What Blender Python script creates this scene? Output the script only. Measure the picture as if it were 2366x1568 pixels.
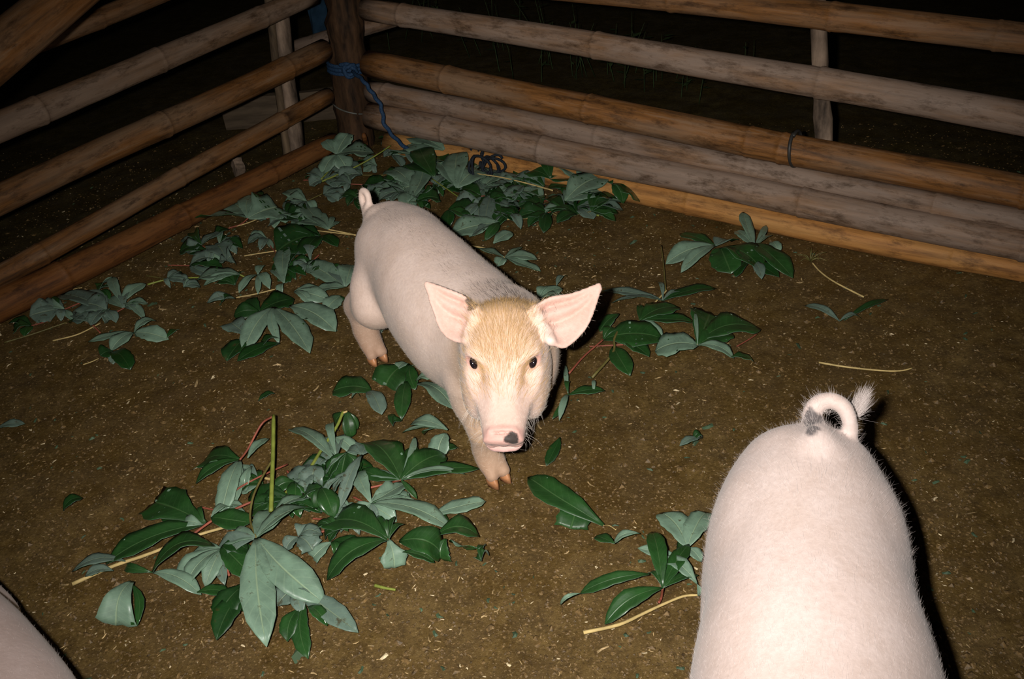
import bpy, math, random
import numpy as np
from mathutils import Vector, Matrix

# ------------------------------------------------------------------ scene, camera, light
for o in list(bpy.data.objects):
    bpy.data.objects.remove(o, do_unlink=True)
scene = bpy.context.scene
COL = scene.collection
random.seed(7)
RNG = np.random.default_rng(11)

W, H, FPX = 2366, 1568, 2150.0
CAM_H, PITCH, ROLL = 1.2, math.radians(34), math.radians(-5)
FW = np.array([0, math.cos(PITCH), -math.sin(PITCH)])
_up = np.array([0, math.sin(PITCH), math.cos(PITCH)])
_rt = np.array([1.0, 0, 0])
CR = _rt * math.cos(ROLL) + _up * math.sin(ROLL)
CU = -_rt * math.sin(ROLL) + _up * math.cos(ROLL)
EYE = np.array([0, 0, CAM_H])

cam_data = bpy.data.cameras.new('camera')
cam_data.sensor_width = 36
cam_data.lens = FPX / W * 36
cam_data.clip_start = 0.02
cam = bpy.data.objects.new('camera', cam_data)
COL.objects.link(cam)
cam.matrix_world = Matrix(((CR[0], CU[0], -FW[0], EYE[0]), (CR[1], CU[1], -FW[1], EYE[1]),
                           (CR[2], CU[2], -FW[2], EYE[2]), (0, 0, 0, 1)))
scene.camera = cam

world = bpy.data.worlds.new('night')
scene.world = world
world.use_nodes = True
bg = world.node_tree.nodes['Background']
bg.inputs[0].default_value = (0.10, 0.12, 0.10, 1)
bg.inputs[1].default_value = 0.012

# the photographer's flash: beside the lens, a little above it
FLASH_POS = EYE - CR * 0.066 + CU * 0.018
flash_data = bpy.data.lights.new('camera_flash', 'SPOT')
flash_data.energy = 172
flash_data.color = (1.0, 0.965, 0.915)
flash_data.shadow_soft_size = 0.013
flash_data.spot_size = math.radians(84)
flash_data.spot_blend = 1.0
flash = bpy.data.objects.new('camera_flash', flash_data)
COL.objects.link(flash)
_aim = FW + CR * 0.03 - CU * 0.05
flash.location = FLASH_POS
flash.rotation_euler = Vector(_aim).to_track_quat('-Z', 'Y').to_euler()

vs = scene.view_settings
vs.view_transform = 'Standard'
vs.look = 'None'
vs.gamma = 1.0
vs.use_curve_mapping = False
vs.exposure = 0.0


def ray(x, y):
    return FW + CR * (x - W / 2) / FPX - CU * (y - H / 2) / FPX


def at(x, y, z=0.0):
    d = ray(x, y)
    return EYE + d * ((z - CAM_H) / d[2])


def at_range(x, y, r):
    d = ray(x, y)
    return EYE + d / np.linalg.norm(d) * r


def proj(p):
    q = np.asarray(p, float) - EYE
    k = q @ FW
    return np.array([W / 2 + FPX * (q @ CR) / k, H / 2 - FPX * (q @ CU) / k])


def at_plane(a, b, x, y):
    """Point seen at (x, y) on the upright plane that stands on the ground line a-b."""
    n = np.array([-(b - a)[1], (b - a)[0], 0])
    d = ray(x, y)
    return EYE + d * (((a - EYE) @ n) / (d @ n))


# ------------------------------------------------------------------ helpers
def thing(name, label, cat, loc=(0, 0, 0), rotz=0, group=None):
    o = bpy.data.objects.new(name, None)
    o.empty_display_size = 0.05
    COL.objects.link(o)
    o.location = loc
    o.rotation_euler = (0, 0, rotz)
    o['label'] = label
    o['category'] = cat
    if group:
        o['group'] = group
    return o


def mesh_obj(name, verts, faces, mats, parent=None, smooth=True, mat_idx=None):
    me = bpy.data.meshes.new(name)
    me.from_pydata([tuple(map(float, v)) for v in verts], [], [tuple(map(int, f)) for f in faces])
    for m in (mats if isinstance(mats, (list, tuple)) else [mats]):
        me.materials.append(m)
    if smooth:
        me.polygons.foreach_set('use_smooth', np.ones(len(me.polygons), bool))
    if mat_idx is not None:
        me.polygons.foreach_set('material_index', np.asarray(mat_idx, np.int32))
    me.update()
    o = bpy.data.objects.new(name, me)
    COL.objects.link(o)
    if parent:
        o.parent = parent
    return o


def catmull(pts, n):
    P = np.asarray(pts, float)
    if len(P) == 2:
        t = np.linspace(0, 1, n)[:, None]
        return P[0] * (1 - t) + P[1] * t
    Q = np.vstack([2 * P[0] - P[1], P, 2 * P[-1] - P[-2]])
    ts = np.linspace(0, len(P) - 1 - 1e-9, n)
    i = ts.astype(int)
    u = (ts - i)[:, None]
    a, b, c, d = Q[i], Q[i + 1], Q[i + 2], Q[i + 3]
    return 0.5 * (2 * b + (c - a) * u + (2 * a - 5 * b + 4 * c - d) * u ** 2 + (3 * b - a - 3 * c + d) * u ** 3)


def tube(pts, radii, sides=8):
    P = np.asarray(pts, float)
    n = len(P)
    R = np.broadcast_to(np.asarray(radii, float), (n,))
    T = np.gradient(P, axis=0)
    T /= np.linalg.norm(T, axis=1)[:, None] + 1e-12
    ref = np.array([0, 0, 1.0]) if abs(T[0][2]) < 0.9 else np.array([1.0, 0, 0])
    V, F = [], []
    a = np.cross(T[0], ref)
    a /= np.linalg.norm(a)
    for i in range(n):
        a = a - T[i] * (a @ T[i])
        a /= np.linalg.norm(a) + 1e-12
        b = np.cross(T[i], a)
        for k in range(sides):
            th = 2 * math.pi * k / sides
            V.append(P[i] + R[i] * (a * math.cos(th) + b * math.sin(th)))
    for i in range(n - 1):
        for k in range(sides):
            k2 = (k + 1) % sides
            F.append((i * sides + k, i * sides + k2, (i + 1) * sides + k2, (i + 1) * sides + k))
    F.append(tuple(range(sides))[::-1])
    F.append(tuple((n - 1) * sides + k for k in range(sides)))
    return V, F


# ------------------------------------------------------------------ materials
class NT:
    def __init__(self, name):
        self.m = bpy.data.materials.new(name)
        self.m.use_nodes = True
        self.t = self.m.node_tree
        self.b = self.t.nodes['Principled BSDF']

    def n(self, kind, **kw):
        nd = self.t.nodes.new(kind)
        for k, v in kw.items():
            if k.startswith('i_'):
                nd.inputs[k[2:].replace('_', ' ')].default_value = v
            else:
                setattr(nd, k, v)
        return nd

    def l(self, a, b):
        self.t.links.new(a, b)

    def ramp(self, fac, stops):
        r = self.n('ShaderNodeValToRGB')
        e = r.color_ramp.elements
        while len(e) < len(stops):
            e.new(0.5)
        for x, (p, c) in zip(e, stops):
            x.position = p
            x.color = (*c, 1) if len(c) == 3 else c
        self.l(fac, r.inputs[0])
        return r.outputs[0]

    def mix(self, fac, a, b, mode='MIX'):
        m = self.n('ShaderNodeMix', data_type='RGBA', blend_type=mode)
        for s, v in ((m.inputs[0], fac), (m.inputs[6], a), (m.inputs[7], b)):
            if isinstance(v, bpy.types.NodeSocket):
                self.l(v, s)
            elif isinstance(v, (tuple, list)):
                s.default_value = (*v, 1) if len(v) == 3 else v
            else:
                s.default_value = v
        return m.outputs[2]

    def noise(self, scale, detail=4, rough=0.55, coord=None, vec_scale=None):
        tc = coord or self.n('ShaderNodeTexCoord').outputs['Object']
        if vec_scale:
            mp = self.n('ShaderNodeMapping')
            mp.inputs['Scale'].default_value = vec_scale
            self.l(tc, mp.inputs[0])
            tc = mp.outputs[0]
        nz = self.n('ShaderNodeTexNoise', i_Scale=scale, i_Detail=detail, i_Roughness=rough)
        self.l(tc, nz.inputs['Vector'])
        return nz.outputs['Fac']

    def bump(self, h, strength, dist):
        bp = self.n('ShaderNodeBump', i_Strength=strength, i_Distance=dist)
        self.l(h, bp.inputs['Height'])
        self.l(bp.outputs[0], self.b.inputs['Normal'])

    def done(self, color=None, rough=0.6, spec=0.3):
        if color is not None:
            if isinstance(color, bpy.types.NodeSocket):
                self.l(color, self.b.inputs['Base Color'])
            else:
                self.b.inputs['Base Color'].default_value = (*color, 1)
        if isinstance(rough, bpy.types.NodeSocket):
            self.l(rough, self.b.inputs['Roughness'])
        else:
            self.b.inputs['Roughness'].default_value = rough
        self.b.inputs['Specular IOR Level'].default_value = spec
        return self.m


def mat_soil(name, k=1.0, green=0.0):
    t = NT(name)
    big = t.noise(2.2, 6, 0.65)
    mid = t.noise(26, 8, 0.72)
    fine = t.noise(170, 4, 0.7)
    q = lambda r, g, b: (r * k, g * k * (1 + green), b * k)
    grit = t.noise(420, 3, 0.7)
    c = t.ramp(mid, [(0.32, q(0.056, 0.032, 0.008)), (0.52, q(0.112, 0.068, 0.019)), (0.72, q(0.185, 0.117, 0.037))])
    c = t.mix(t.ramp(big, [(0.40, (0, 0, 0)), (0.66, (0.8,) * 3)]), c, q(0.074, 0.041, 0.010), 'MIX')
    c = t.mix(t.ramp(fine, [(0.36, (0.6,) * 3), (0.46, (0, 0, 0))]), c, q(0.038, 0.022, 0.006))
    c = t.mix(t.ramp(fine, [(0.58, (0, 0, 0)), (0.72, (0.9,) * 3)]), c, q(0.26, 0.175, 0.07))
    c = t.mix(t.ramp(grit, [(0.64, (0, 0, 0)), (0.74, (0.9,) * 3)]), c, q(0.42, 0.31, 0.15))
    c = t.mix(t.ramp(grit, [(0.28, (0.8,) * 3), (0.38, (0, 0, 0))]), c, q(0.022, 0.013, 0.004))
    r = t.ramp(t.noise(11, 5, 0.65), [(0.38, (0.42,) * 3), (0.6, (0.8,) * 3)])
    add = t.n('ShaderNodeMath', operation='MULTIPLY_ADD')
    t.l(fine, add.inputs[0])
    add.inputs[1].default_value = 0.6
    t.l(mid, add.inputs[2])
    t.bump(add.outputs[0], 0.5, 0.006)
    return t.done(c, r, 0.3)


def mat_bamboo(name, pale, dark, orange, grey=0.5):
    """Bamboo: long fibres along the culm (object X), weathered grey blotches."""
    t = NT(name)
    tc = t.n('ShaderNodeTexCoord').outputs['Object']
    info = t.n('ShaderNodeObjectInfo')
    off = t.n('ShaderNodeVectorMath', operation='ADD')
    t.l(tc, off.inputs[0])
    sc = t.n('ShaderNodeVectorMath', operation='SCALE')
    sc.inputs[0].default_value = (7.3, 3.1, 5.7)
    t.l(info.outputs['Random'], sc.inputs['Scale'])
    t.l(sc.outputs[0], off.inputs[1])
    v = off.outputs[0]
    fib = t.noise(22, 6, 0.65, v, (0.22, 3.2, 3.2))
    blot = t.noise(6, 5, 0.6, v, (0.5, 2.2, 2.2))
    grim = t.noise(24, 6, 0.75, v, (0.5, 1.5, 1.5))
    c = t.ramp(fib, [(0.3, dark), (0.55, orange), (0.75, pale)])
    g = t.ramp(blot, [(0.5 - 0.22 * grey, (0, 0, 0)), (0.72 - 0.22 * grey, (1, 1, 1))])
    c2 = t.ramp(fib, [(0.25, tuple(x * 0.62 for x in pale)), (0.8, pale)])
    c = t.mix(g, c, c2)
    c = t.mix(t.ramp(grim, [(0.50, (0, 0, 0)), (0.68, (0.85,) * 3)]), c, tuple(x * 0.6 for x in dark))
    t.bump(fib, 0.35, 0.004)
    return t.done(c, 0.62, 0.28)


def mat_plain(name, col, rough=0.6, spec=0.3, var=0.25, scale=30, stretch=None, bump=0.0):
    t = NT(name)
    n = t.noise(scale, 5, 0.6, None, stretch)
    c = t.ramp(n, [(0.3, tuple(x * (1 - var) for x in col)), (0.7, tuple(min(1, x * (1 + var)) for x in col))])
    if bump:
        t.bump(n, bump, 0.004)
    return t.done(c, rough, spec)


def mat_leaf(name, col, vein, rough, spec, spot=0.0, spotcol=(0.05, 0.035, 0.012)):
    """UV x runs along the leaflet, UV y across it (0.5 on the midrib)."""
    t = NT(name)
    uv = t.n('ShaderNodeUVMap').outputs[0]
    sep = t.n('ShaderNodeSeparateXYZ')
    t.l(uv, sep.inputs[0])

    def m(op, a, b=None):
        nd = t.n('ShaderNodeMath', operation=op)
        for s, v in zip(nd.inputs, (a, b)):
            if v is None:
                continue
            if isinstance(v, bpy.types.NodeSocket):
                t.l(v, s)
            else:
                s.default_value = v
        return nd.outputs[0]
    across = m('ABSOLUTE', m('SUBTRACT', sep.outputs['Y'], 0.5))
    rib = m('SUBTRACT', 1.0, m('MINIMUM', m('MULTIPLY', across, 26.0), 1.0))
    side = m('SINE', m('MULTIPLY', m('SUBTRACT', sep.outputs['X'], m('MULTIPLY', across, 0.35)), 62.0))
    side = m('MULTIPLY', m('MAXIMUM', m('SUBTRACT', side, 0.86), 0.0), 3.0)
    n = t.noise(28, 4, 0.6)
    base = t.ramp(n, [(0.3, tuple(x * 0.72 for x in col)), (0.7, tuple(x * 1.22 for x in col))])
    c = t.mix(side, base, tuple(0.6 * a + 0.4 * b for a, b in zip(col, vein)))
    c = t.mix(rib, c, vein)
    if spot:
        n2 = t.noise(55, 5, 0.7)
        c = t.mix(t.ramp(n2, [(0.64 - spot * 0.1, (0, 0, 0)), (0.74 - spot * 0.1, (0.8,) * 3)]), c, spotcol)
    h = m('ADD', m('MULTIPLY', rib, -1.0), m('MULTIPLY', n, 0.8))
    t.bump(h, 0.4, 0.003)
    wet = t.ramp(t.noise(13, 4, 0.6), [(0.45, (rough + 0.1,) * 3), (0.66, (rough * 0.45,) * 3)])
    return t.done(c, wet, spec)


def mat_coat(name, rough=0.62):
    """Skin colour comes from the vertex attribute 'coat' (markings of the animal)."""
    t = NT(name)
    a = t.n('ShaderNodeAttribute', attribute_name='coat')
    n = t.noise(16, 5, 0.6)
    n2 = t.noise(160, 3, 0.6)
    tint = t.ramp(n, [(0.35, (0.90, 0.87, 0.84)), (0.65, (1.0, 1.0, 1.0))])
    c = t.mix(1.0, a.outputs['Color'], tint, 'MULTIPLY')
    c = t.mix(0.35, c, t.mix(1.0, c, t.ramp(n2, [(0.3, (0.7, 0.66, 0.62)), (0.7, (1, 1, 1))]), 'MULTIPLY'))
    t.bump(n2, 0.25, 0.002)
    t.b.inputs['Sheen Weight'].default_value = 0.12
    t.b.inputs['Sheen Roughness'].default_value = 0.5
    return t.done(c, rough, 0.25)


M_SOIL = mat_soil('damp_soil')
M_SOIL_DIM = mat_soil('soil_painted_dim', 0.5, 0.12)  # pen soil darkened for outside the fences: flash falloff painted into the colour
M_GREY = mat_bamboo('grey_bamboo', (0.32, 0.226, 0.170), (0.085, 0.042, 0.018), (0.24, 0.122, 0.052), 0.8)
M_MIX = mat_bamboo('brown_bamboo', (0.27, 0.160, 0.090), (0.065, 0.028, 0.009), (0.235, 0.098, 0.026), 0.3)
M_MIX_SHADE = mat_bamboo('shaded_brown_bamboo', (0.20, 0.118, 0.064), (0.045, 0.019, 0.006), (0.165, 0.068, 0.018), 0.3)  # brown bamboo darkened: shading of the left fence put into the colour
M_GREY_SHADE = mat_bamboo('shaded_grey_bamboo', (0.23, 0.155, 0.107), (0.058, 0.029, 0.012), (0.165, 0.084, 0.036), 0.75)  # grey bamboo with the same painted-in shading
M_ORANGE = mat_bamboo('orange_bamboo', (0.52, 0.270, 0.088), (0.17, 0.072, 0.020), (0.44, 0.195, 0.052), 0.2)
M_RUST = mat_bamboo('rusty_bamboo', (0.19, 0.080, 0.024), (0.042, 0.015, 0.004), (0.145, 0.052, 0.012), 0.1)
M_CUT = mat_plain('cut_bamboo_end', (0.20, 0.145, 0.095), 0.8, 0.15, 0.3, 60)
M_SLAT = mat_plain('pale_split_bamboo', (0.185, 0.130, 0.092), 0.75, 0.2, 0.8, 26, (1, 1, 0.3), 0.3)
M_SLAT_D = mat_plain('weathered_split_bamboo', (0.10, 0.068, 0.040), 0.8, 0.2, 0.8, 26, (1, 1, 0.15), 0.3)
M_POST = mat_plain('dark_post_bark', (0.044, 0.022, 0.010), 0.8, 0.2, 0.8, 22, (2.5, 2.5, 0.35), 0.6)
M_ROPE = mat_plain('blue_rope', (0.018, 0.045, 0.095), 0.7, 0.2, 0.5, 250)
M_CORD = mat_plain('dark_cord', (0.012, 0.016, 0.022), 0.75, 0.2, 0.4, 200)
M_WIRE = mat_plain('tie_wire', (0.03, 0.027, 0.024), 0.5, 0.4, 0.3, 90)
M_PLANK = mat_plain('old_plank', (0.085, 0.06, 0.038), 0.8, 0.2, 0.4, 18, (0.4, 3, 3), 0.4)
M_CLOTH = mat_plain('faded_blue_cloth', (0.012, 0.030, 0.052), 0.9, 0.1, 0.4, 20)
M_LEAF_TOP = mat_leaf('leaf_top', (0.018, 0.062, 0.014), (0.052, 0.115, 0.036), 0.36, 0.45)
M_LEAF_UNDER = mat_leaf('leaf_underside', (0.150, 0.235, 0.165), (0.25, 0.34, 0.21), 0.5, 0.35, 0.35)
M_LEAF_TOP_OLD = mat_leaf('wilted_leaf_top', (0.011, 0.044, 0.009), (0.030, 0.075, 0.020), 0.42, 0.4, 0.4)
M_LEAF_UNDER_OLD = mat_leaf('wilted_leaf_underside', (0.112, 0.165, 0.130), (0.18, 0.235, 0.15), 0.55, 0.3, 0.75)
M_STEM = mat_plain('green_stem', (0.20, 0.235, 0.040), 0.5, 0.35, 0.3, 40)
M_STEM_RED = mat_plain('red_petiole', (0.27, 0.075, 0.045), 0.5, 0.35, 0.4, 30)
M_STEM_PALE = mat_plain('pale_straw_stalk', (0.50, 0.37, 0.15), 0.6, 0.3, 0.3, 40)
M_STEM_OLIVE = mat_plain('olive_stem', (0.125, 0.105, 0.030), 0.5, 0.35, 0.35, 40)
M_STRAW = mat_plain('straw_bits', (0.34, 0.235, 0.11), 0.6, 0.35, 0.75, 60)
M_CHAFF = mat_plain('pale_chaff', (0.55, 0.44, 0.27), 0.5, 0.4, 0.5, 60)
M_WEED = mat_plain('dim_weeds', (0.035, 0.055, 0.018), 0.7, 0.2, 0.6, 20)
M_CLOD = mat_plain('soil_clods', (0.125, 0.075, 0.026), 0.6, 0.35, 0.75, 140)
M_SCRAP = mat_plain('leaf_scraps', (0.05, 0.085, 0.045), 0.6, 0.3, 0.6, 8)
M_SKIN = mat_coat('pig_skin')
M_HOOF = mat_plain('hoof_horn', (0.42, 0.19, 0.085), 0.42, 0.45, 0.35, 60)
M_EYE = mat_plain('pig_eye', (0.012, 0.008, 0.010), 0.10, 0.6, 0.2, 40)
M_LID = mat_plain('pig_eyelid', (0.62, 0.33, 0.27), 0.5, 0.3, 0.2, 60)


def mat_hair(name, col, rough=0.5):
    t = NT(name)
    return t.done(col, rough, 0.25)


M_HAIR = mat_hair('pale_bristle', (0.74, 0.61, 0.49))
M_HAIR_W = mat_hair('white_bristle', (0.70, 0.62, 0.55))
M_HAIR_N = mat_hair('fine_white_bristle', (0.58, 0.50, 0.47))
M_HAIR_TAN = mat_hair('tan_bristle', (0.58, 0.37, 0.17))
M_HAIR_D = mat_hair('dark_bristle', (0.10, 0.08, 0.07))

# ------------------------------------------------------------------ ground
def soil_height(x, y):
    h = 0.006 * np.sin(2.1 * x + 1.3) * np.cos(1.7 * y + 0.4)
    h += 0.004 * np.sin(7.3 * x + 2.2 * y) * np.sin(5.9 * y - 1.1 * x)
    h += 0.0022 * np.sin(19 * x - 7 * y + 0.7) * np.sin(17 * y + 5 * x)
    h += 0.0014 * np.sin(41 * x + 13 * y) * np.sin(37 * y - 11 * x + 1.0)
    return h - 0.006


FA = at(820, 335, 0)          # corner
FB = at(2366, 645, 0)         # right fence runs FA -> FB
FC = at(0, 745, 0)            # left fence runs FA -> FC


def build_ground():
    xs = np.concatenate([np.linspace(-7, -1.7, 18)[:-1], np.linspace(-1.7, 1.7, 300), np.linspace(1.7, 7, 18)[1:]])
    ys = np.concatenate([np.linspace(-2, 0.5, 12)[:-1], np.linspace(0.5, 3.4, 260), np.linspace(3.4, 9, 20)[1:]])
    X, Y = np.meshgrid(xs, ys)
    n = RNG.normal(0, 1, X.shape)
    k = n.copy()
    for ax in (0, 1):
        k = (np.roll(k, 1, ax) + 2 * k + np.roll(k, -1, ax)) / 4
    for ax in (0, 1):
        k = (np.roll(k, 1, ax) + 2 * k + np.roll(k, -1, ax)) / 4
    Z = soil_height(X, Y) + k * 0.0016
    V = np.stack([X, Y, Z], -1).reshape(-1, 3)
    nx, ny = len(xs), len(ys)
    i = np.arange(ny - 1)[:, None] * nx + np.arange(nx - 1)[None]
    F = np.stack([i, i + 1, i + 1 + nx, i + nx], -1).reshape(-1, 4)
    cx, cy = X[:-1, :-1].ravel() - FA[0], Y[:-1, :-1].ravel() - FA[1]

    def side(q):                                   # > 0 outside the fence line FA -> q
        d = (q - FA) / np.linalg.norm(q - FA)
        s = d[0] * cy - d[1] * cx
        ref = d[0] * (0 - FA[1]) - d[1] * (0 - FA[0])
        return -s * np.sign(ref)
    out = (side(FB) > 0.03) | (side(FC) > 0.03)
    o = mesh_obj('ground', V, F, [M_SOIL, M_SOIL_DIM], mat_idx=out.astype(int))
    o['kind'] = 'structure'
    o['label'] = 'damp trampled brown soil of the pen floor'
    return o


build_ground()

# ------------------------------------------------------------------ fences
def culm(name, p0, p1, r0, r1, mat, parent, nodes, sag=0.0, seed=0, hollow=True):
    """A bamboo pole from p0 to p1 (world), node rings at the given fractions. Local X runs along it."""
    rng = np.random.default_rng(seed + 100)
    p0, p1 = np.asarray(p0, float), np.asarray(p1, float)
    L = np.linalg.norm(p1 - p0)
    ex = (p1 - p0) / L
    ref = np.array([0, 0, 1.0]) if abs(ex[2]) < 0.9 else np.array([0, 1.0, 0])
    ey = np.cross(ref, ex)
    ey /= np.linalg.norm(ey)
    ez = np.cross(ex, ey)
    st = set(np.linspace(0, 1, 26))
    for f in nodes:
        for d in (-0.014, -0.006, -0.002, 0.0025, 0.007, 0.015):
            st.add(min(max(f + d / L, 0), 1))
    st = np.array(sorted(st))
    ph = rng.uniform(0, 6, 4)
    sides = 20
    V, F = [], []
    for s in st:
        r = r0 + (r1 - r0) * s
        for f in nodes:
            d = (s - f) * L
            r *= 1 + 0.062 * math.exp(-(d / 0.006) ** 2) + 0.04 * math.exp(-((d - 0.012) / 0.016) ** 2) - 0.03 * math.exp(-((d + 0.0055) / 0.0035) ** 2)
        cy = 0.004 * math.sin(3.1 * s * L + ph[0]) + 0.003 * math.sin(7 * s * L + ph[1])
        cz = 0.004 * math.sin(2.7 * s * L + ph[2]) - sag * 4 * s * (1 - s)
        for k in range(sides):
            th = 2 * math.pi * k / sides
            rr = r * (1 + 0.02 * math.sin(3 * th + ph[3]) + 0.01 * rng.normal())
            V.append((s * L, cy + rr * math.cos(th), cz + rr * math.sin(th)))
    n = len(st)
    mi = []
    for i in range(n - 1):
        for k in range(sides):
            k2 = (k + 1) % sides
            F.append((i * sides + k, i * sides + k2, (i + 1) * sides + k2, (i + 1) * sides + k))
            mi.append(0)
    # hollow sawn ends
    for i, dirn in ((0, 1), (n - 1, -1)):
        ring = [i * sides + k for k in range(sides)]
        c = np.mean([V[j] for j in ring], axis=0)
        b0 = len(V)
        for j in ring:
            V.append(tuple(c + (np.array(V[j]) - c) * 0.74))
        for j in ring:
            V.append(tuple(c + (np.array(V[j]) - c) * 0.70 + np.array([dirn * 0.03, 0, 0])))
        for k in range(sides):
            k2 = (k + 1) % sides
            F.append((ring[k], ring[k2], b0 + k2, b0 + k) if dirn < 0 else (ring[k2], ring[k], b0 + k, b0 + k2))
            mi.append(1)
            F.append((b0 + k, b0 + k2, b0 + sides + k2, b0 + sides + k) if dirn < 0 else (b0 + k2, b0 + k, b0 + sides + k, b0 + sides + k2))
            mi.append(1)
        F.append(tuple(b0 + sides + k for k in range(sides)))
        mi.append(1)
    o = mesh_obj(name, V, F, [mat, M_CUT], None, True, mi)
    mw = Matrix(((ex[0], ey[0], ez[0], p0[0]), (ex[1], ey[1], ez[1], p0[1]), (ex[2], ey[2], ez[2], p0[2]), (0, 0, 0, 1)))
    if parent:
        o.parent = parent
        o.matrix_basis = Matrix.Translation(-Vector(parent.location)) @ mw
    else:
        o.matrix_basis = mw
    return o


def rail(name, a, b, pa, pb, da, db, mat, parent, nodes, extend=(0, 0), push=0.0, seed=0, sag=0.0):
    """Rail whose centre is seen at pixels pa..pb with image thickness da..db (measured across the rail)."""
    n = np.array([-(b - a)[1], (b - a)[0], 0])
    n /= np.linalg.norm(n)
    if n @ (EYE - a) < 0:
        n = -n
    P, Q = at_plane(a + n * push, b + n * push, *pa), at_plane(a + n * push, b + n * push, *pb)
    ra = da / FPX * ((P - EYE) @ FW) / 2
    rb = db / FPX * ((Q - EYE) @ FW) / 2
    d = Q - P
    P2, Q2 = P - d * extend[0], Q + d * extend[1]
    ra2, rb2 = ra - (rb - ra) * extend[0] * 0.3, rb + (rb - ra) * extend[1] * 0.3
    for e in (P2, Q2):
        pass
    tot = 1 + extend[0] + extend[1]
    nd = [(f + extend[0]) / tot for f in nodes]
    return culm(name, P2, Q2, ra2, rb2, mat, parent, nd, sag, seed)


fence_r = thing('bamboo_fence', 'bamboo fence of six long rails with one slim grey upright and a wire tie', 'fence', tuple(FA), 0)
R = lambda *a, **k: rail('rail', FA, FB, *a, parent=fence_r, **k)
R((1366, -20), (2366, 91), 60, 68, M_MIX, nodes=[0.22, 0.61, 0.95, -0.25], extend=(0.6, 0.35), push=0.03, seed=1)
R((842, 18), (2366, 271), 50, 80, M_GREY, nodes=[0.08, 0.435, 0.76, 1.1], extend=(0.0, 0.25), push=0.03, seed=2)
R((848, 151), (2366, 446), 60, 76, M_MIX, nodes=[0.165, 0.42, 0.665, 0.71, 1.0], extend=(0.0, 0.25), push=0.02, seed=3)
R((860, 212), (2366, 512), 50, 60, M_GREY, nodes=[0.035, 0.43, 0.66, 0.9], extend=(0.0, 0.25), push=-0.02, seed=4)
R((858, 268), (2366, 566), 60, 70, M_GREY, nodes=[0.16, 0.34, 0.735, 1.0], extend=(0.0, 0.25), push=0.02, seed=5)
R((900, 330), (2366, 621), 54, 56, M_ORANGE, nodes=[0.40, 0.56, 0.92], extend=(0.0, 0.25), push=0.0, seed=6)


def upright(name, a, b, pts, wpx, mat, parent, push, thick, seed=0):
    """A flat split-bamboo upright following pixel points on the plane behind the rails, run down to the ground."""
    n = np.array([-(b - a)[1], (b - a)[0], 0])
    n /= np.linalg.norm(n)
    if n @ (EYE - a) < 0:
        n = -n
    u = (b - a) / np.linalg.norm(b - a)
    P = [at_plane(a + n * push, b + n * push, *p) for p in pts]
    d = (P[-1] - P[0]) / (P[-1] - P[0])[2]
    bot = P[-1] - d * (P[-1][2] + 0.05)
    top = P[0] + d * 0.12 if d[2] > 0 else P[0]
    top = P[0] - d * (P[0][2] - 0.85)
    cl = catmull([top, P[0], *P[1:], bot], 14)
    rng = np.random.default_rng(seed)
    V, F = [], []
    prof = [(-1, 0), (-0.8, 0.75), (-0.3, 1), (0.3, 1), (0.8, 0.75), (1, 0), (0.8, -0.5), (-0.8, -0.5)]
    for c in cl:
        w = wpx / FPX * ((c - EYE) @ FW) / 2 * (1 + 0.05 * rng.normal())
        for x, y in prof:
            V.append(c + u * x * w + n * y * thick - np.asarray(parent.location))
    m = len(prof)
    for i in range(len(cl) - 1):
        for k in range(m):
            k2 = (k + 1) % m
            F.append((i * m + k, i * m + k2, (i + 1) * m + k2, (i + 1) * m + k))
    F.append(tuple(range(m)))
    F.append(tuple((len(cl) - 1) * m + k for k in range(m))[::-1])
    return mesh_obj(name, V, F, mat, parent)


upright('upright', FA, FB, [(1892, 70), (1896, 180), (1903, 312)], 40, M_SLAT, fence_r, -0.05, 0.016, 3)

fence_l = thing('bamboo_fence', 'darker rusty bamboo fence with paired split uprights beside the corner post', 'fence', tuple(FA + (FC - FA) * 0.05), 0)
Lr = lambda *a, **k: rail('rail', FA, FC, *a, parent=fence_l, **k)
Lr((718, -12), (0, 290), 44, 72, M_GREY_SHADE, nodes=[0.2, 0.55, 0.9], extend=(0.0, 0.4), push=0.0, seed=11)
Lr((750, 112), (0, 465), 50, 70, M_MIX_SHADE, nodes=[0.15, 0.56, 1.05], extend=(0.0, 0.4), push=0.0, seed=12)
Lr((758, 222), (0, 636), 38, 54, M_MIX_SHADE, nodes=[0.18, 0.52, 0.9], extend=(0.0, 0.4), push=0.0, seed=13)
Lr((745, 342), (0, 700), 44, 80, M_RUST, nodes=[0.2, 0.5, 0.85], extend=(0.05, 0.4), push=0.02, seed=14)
Lr((345, -8), (100, 88), 44, 46, M_MIX_SHADE, nodes=[0.5], extend=(1.2, 1.4), push=-0.06, seed=15)
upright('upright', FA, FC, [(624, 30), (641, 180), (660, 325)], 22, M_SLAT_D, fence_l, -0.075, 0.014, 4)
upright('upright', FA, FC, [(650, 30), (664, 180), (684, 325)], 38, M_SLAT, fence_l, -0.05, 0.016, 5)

# diagonal pole lashed on the pen side of the fence, nearest the camera
_pa, _pb = at_range(-60, 170, 2.02), at_range(250, -78, 2.25)
brace = thing('brace_pole', 'thick diagonal bamboo brace pole crossing the top of the rusty fence', 'pole', tuple(_pa), 0)
_d = _pb - _pa
_foot = _pa - _d * (_pa[2] / _d[2])
culm('pole', _foot, _pb + _d * 0.5, 0.047, 0.044, M_MIX_SHADE, brace, [0.2, 0.45, 0.62, 0.78, 0.95], 0, 21)

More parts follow.
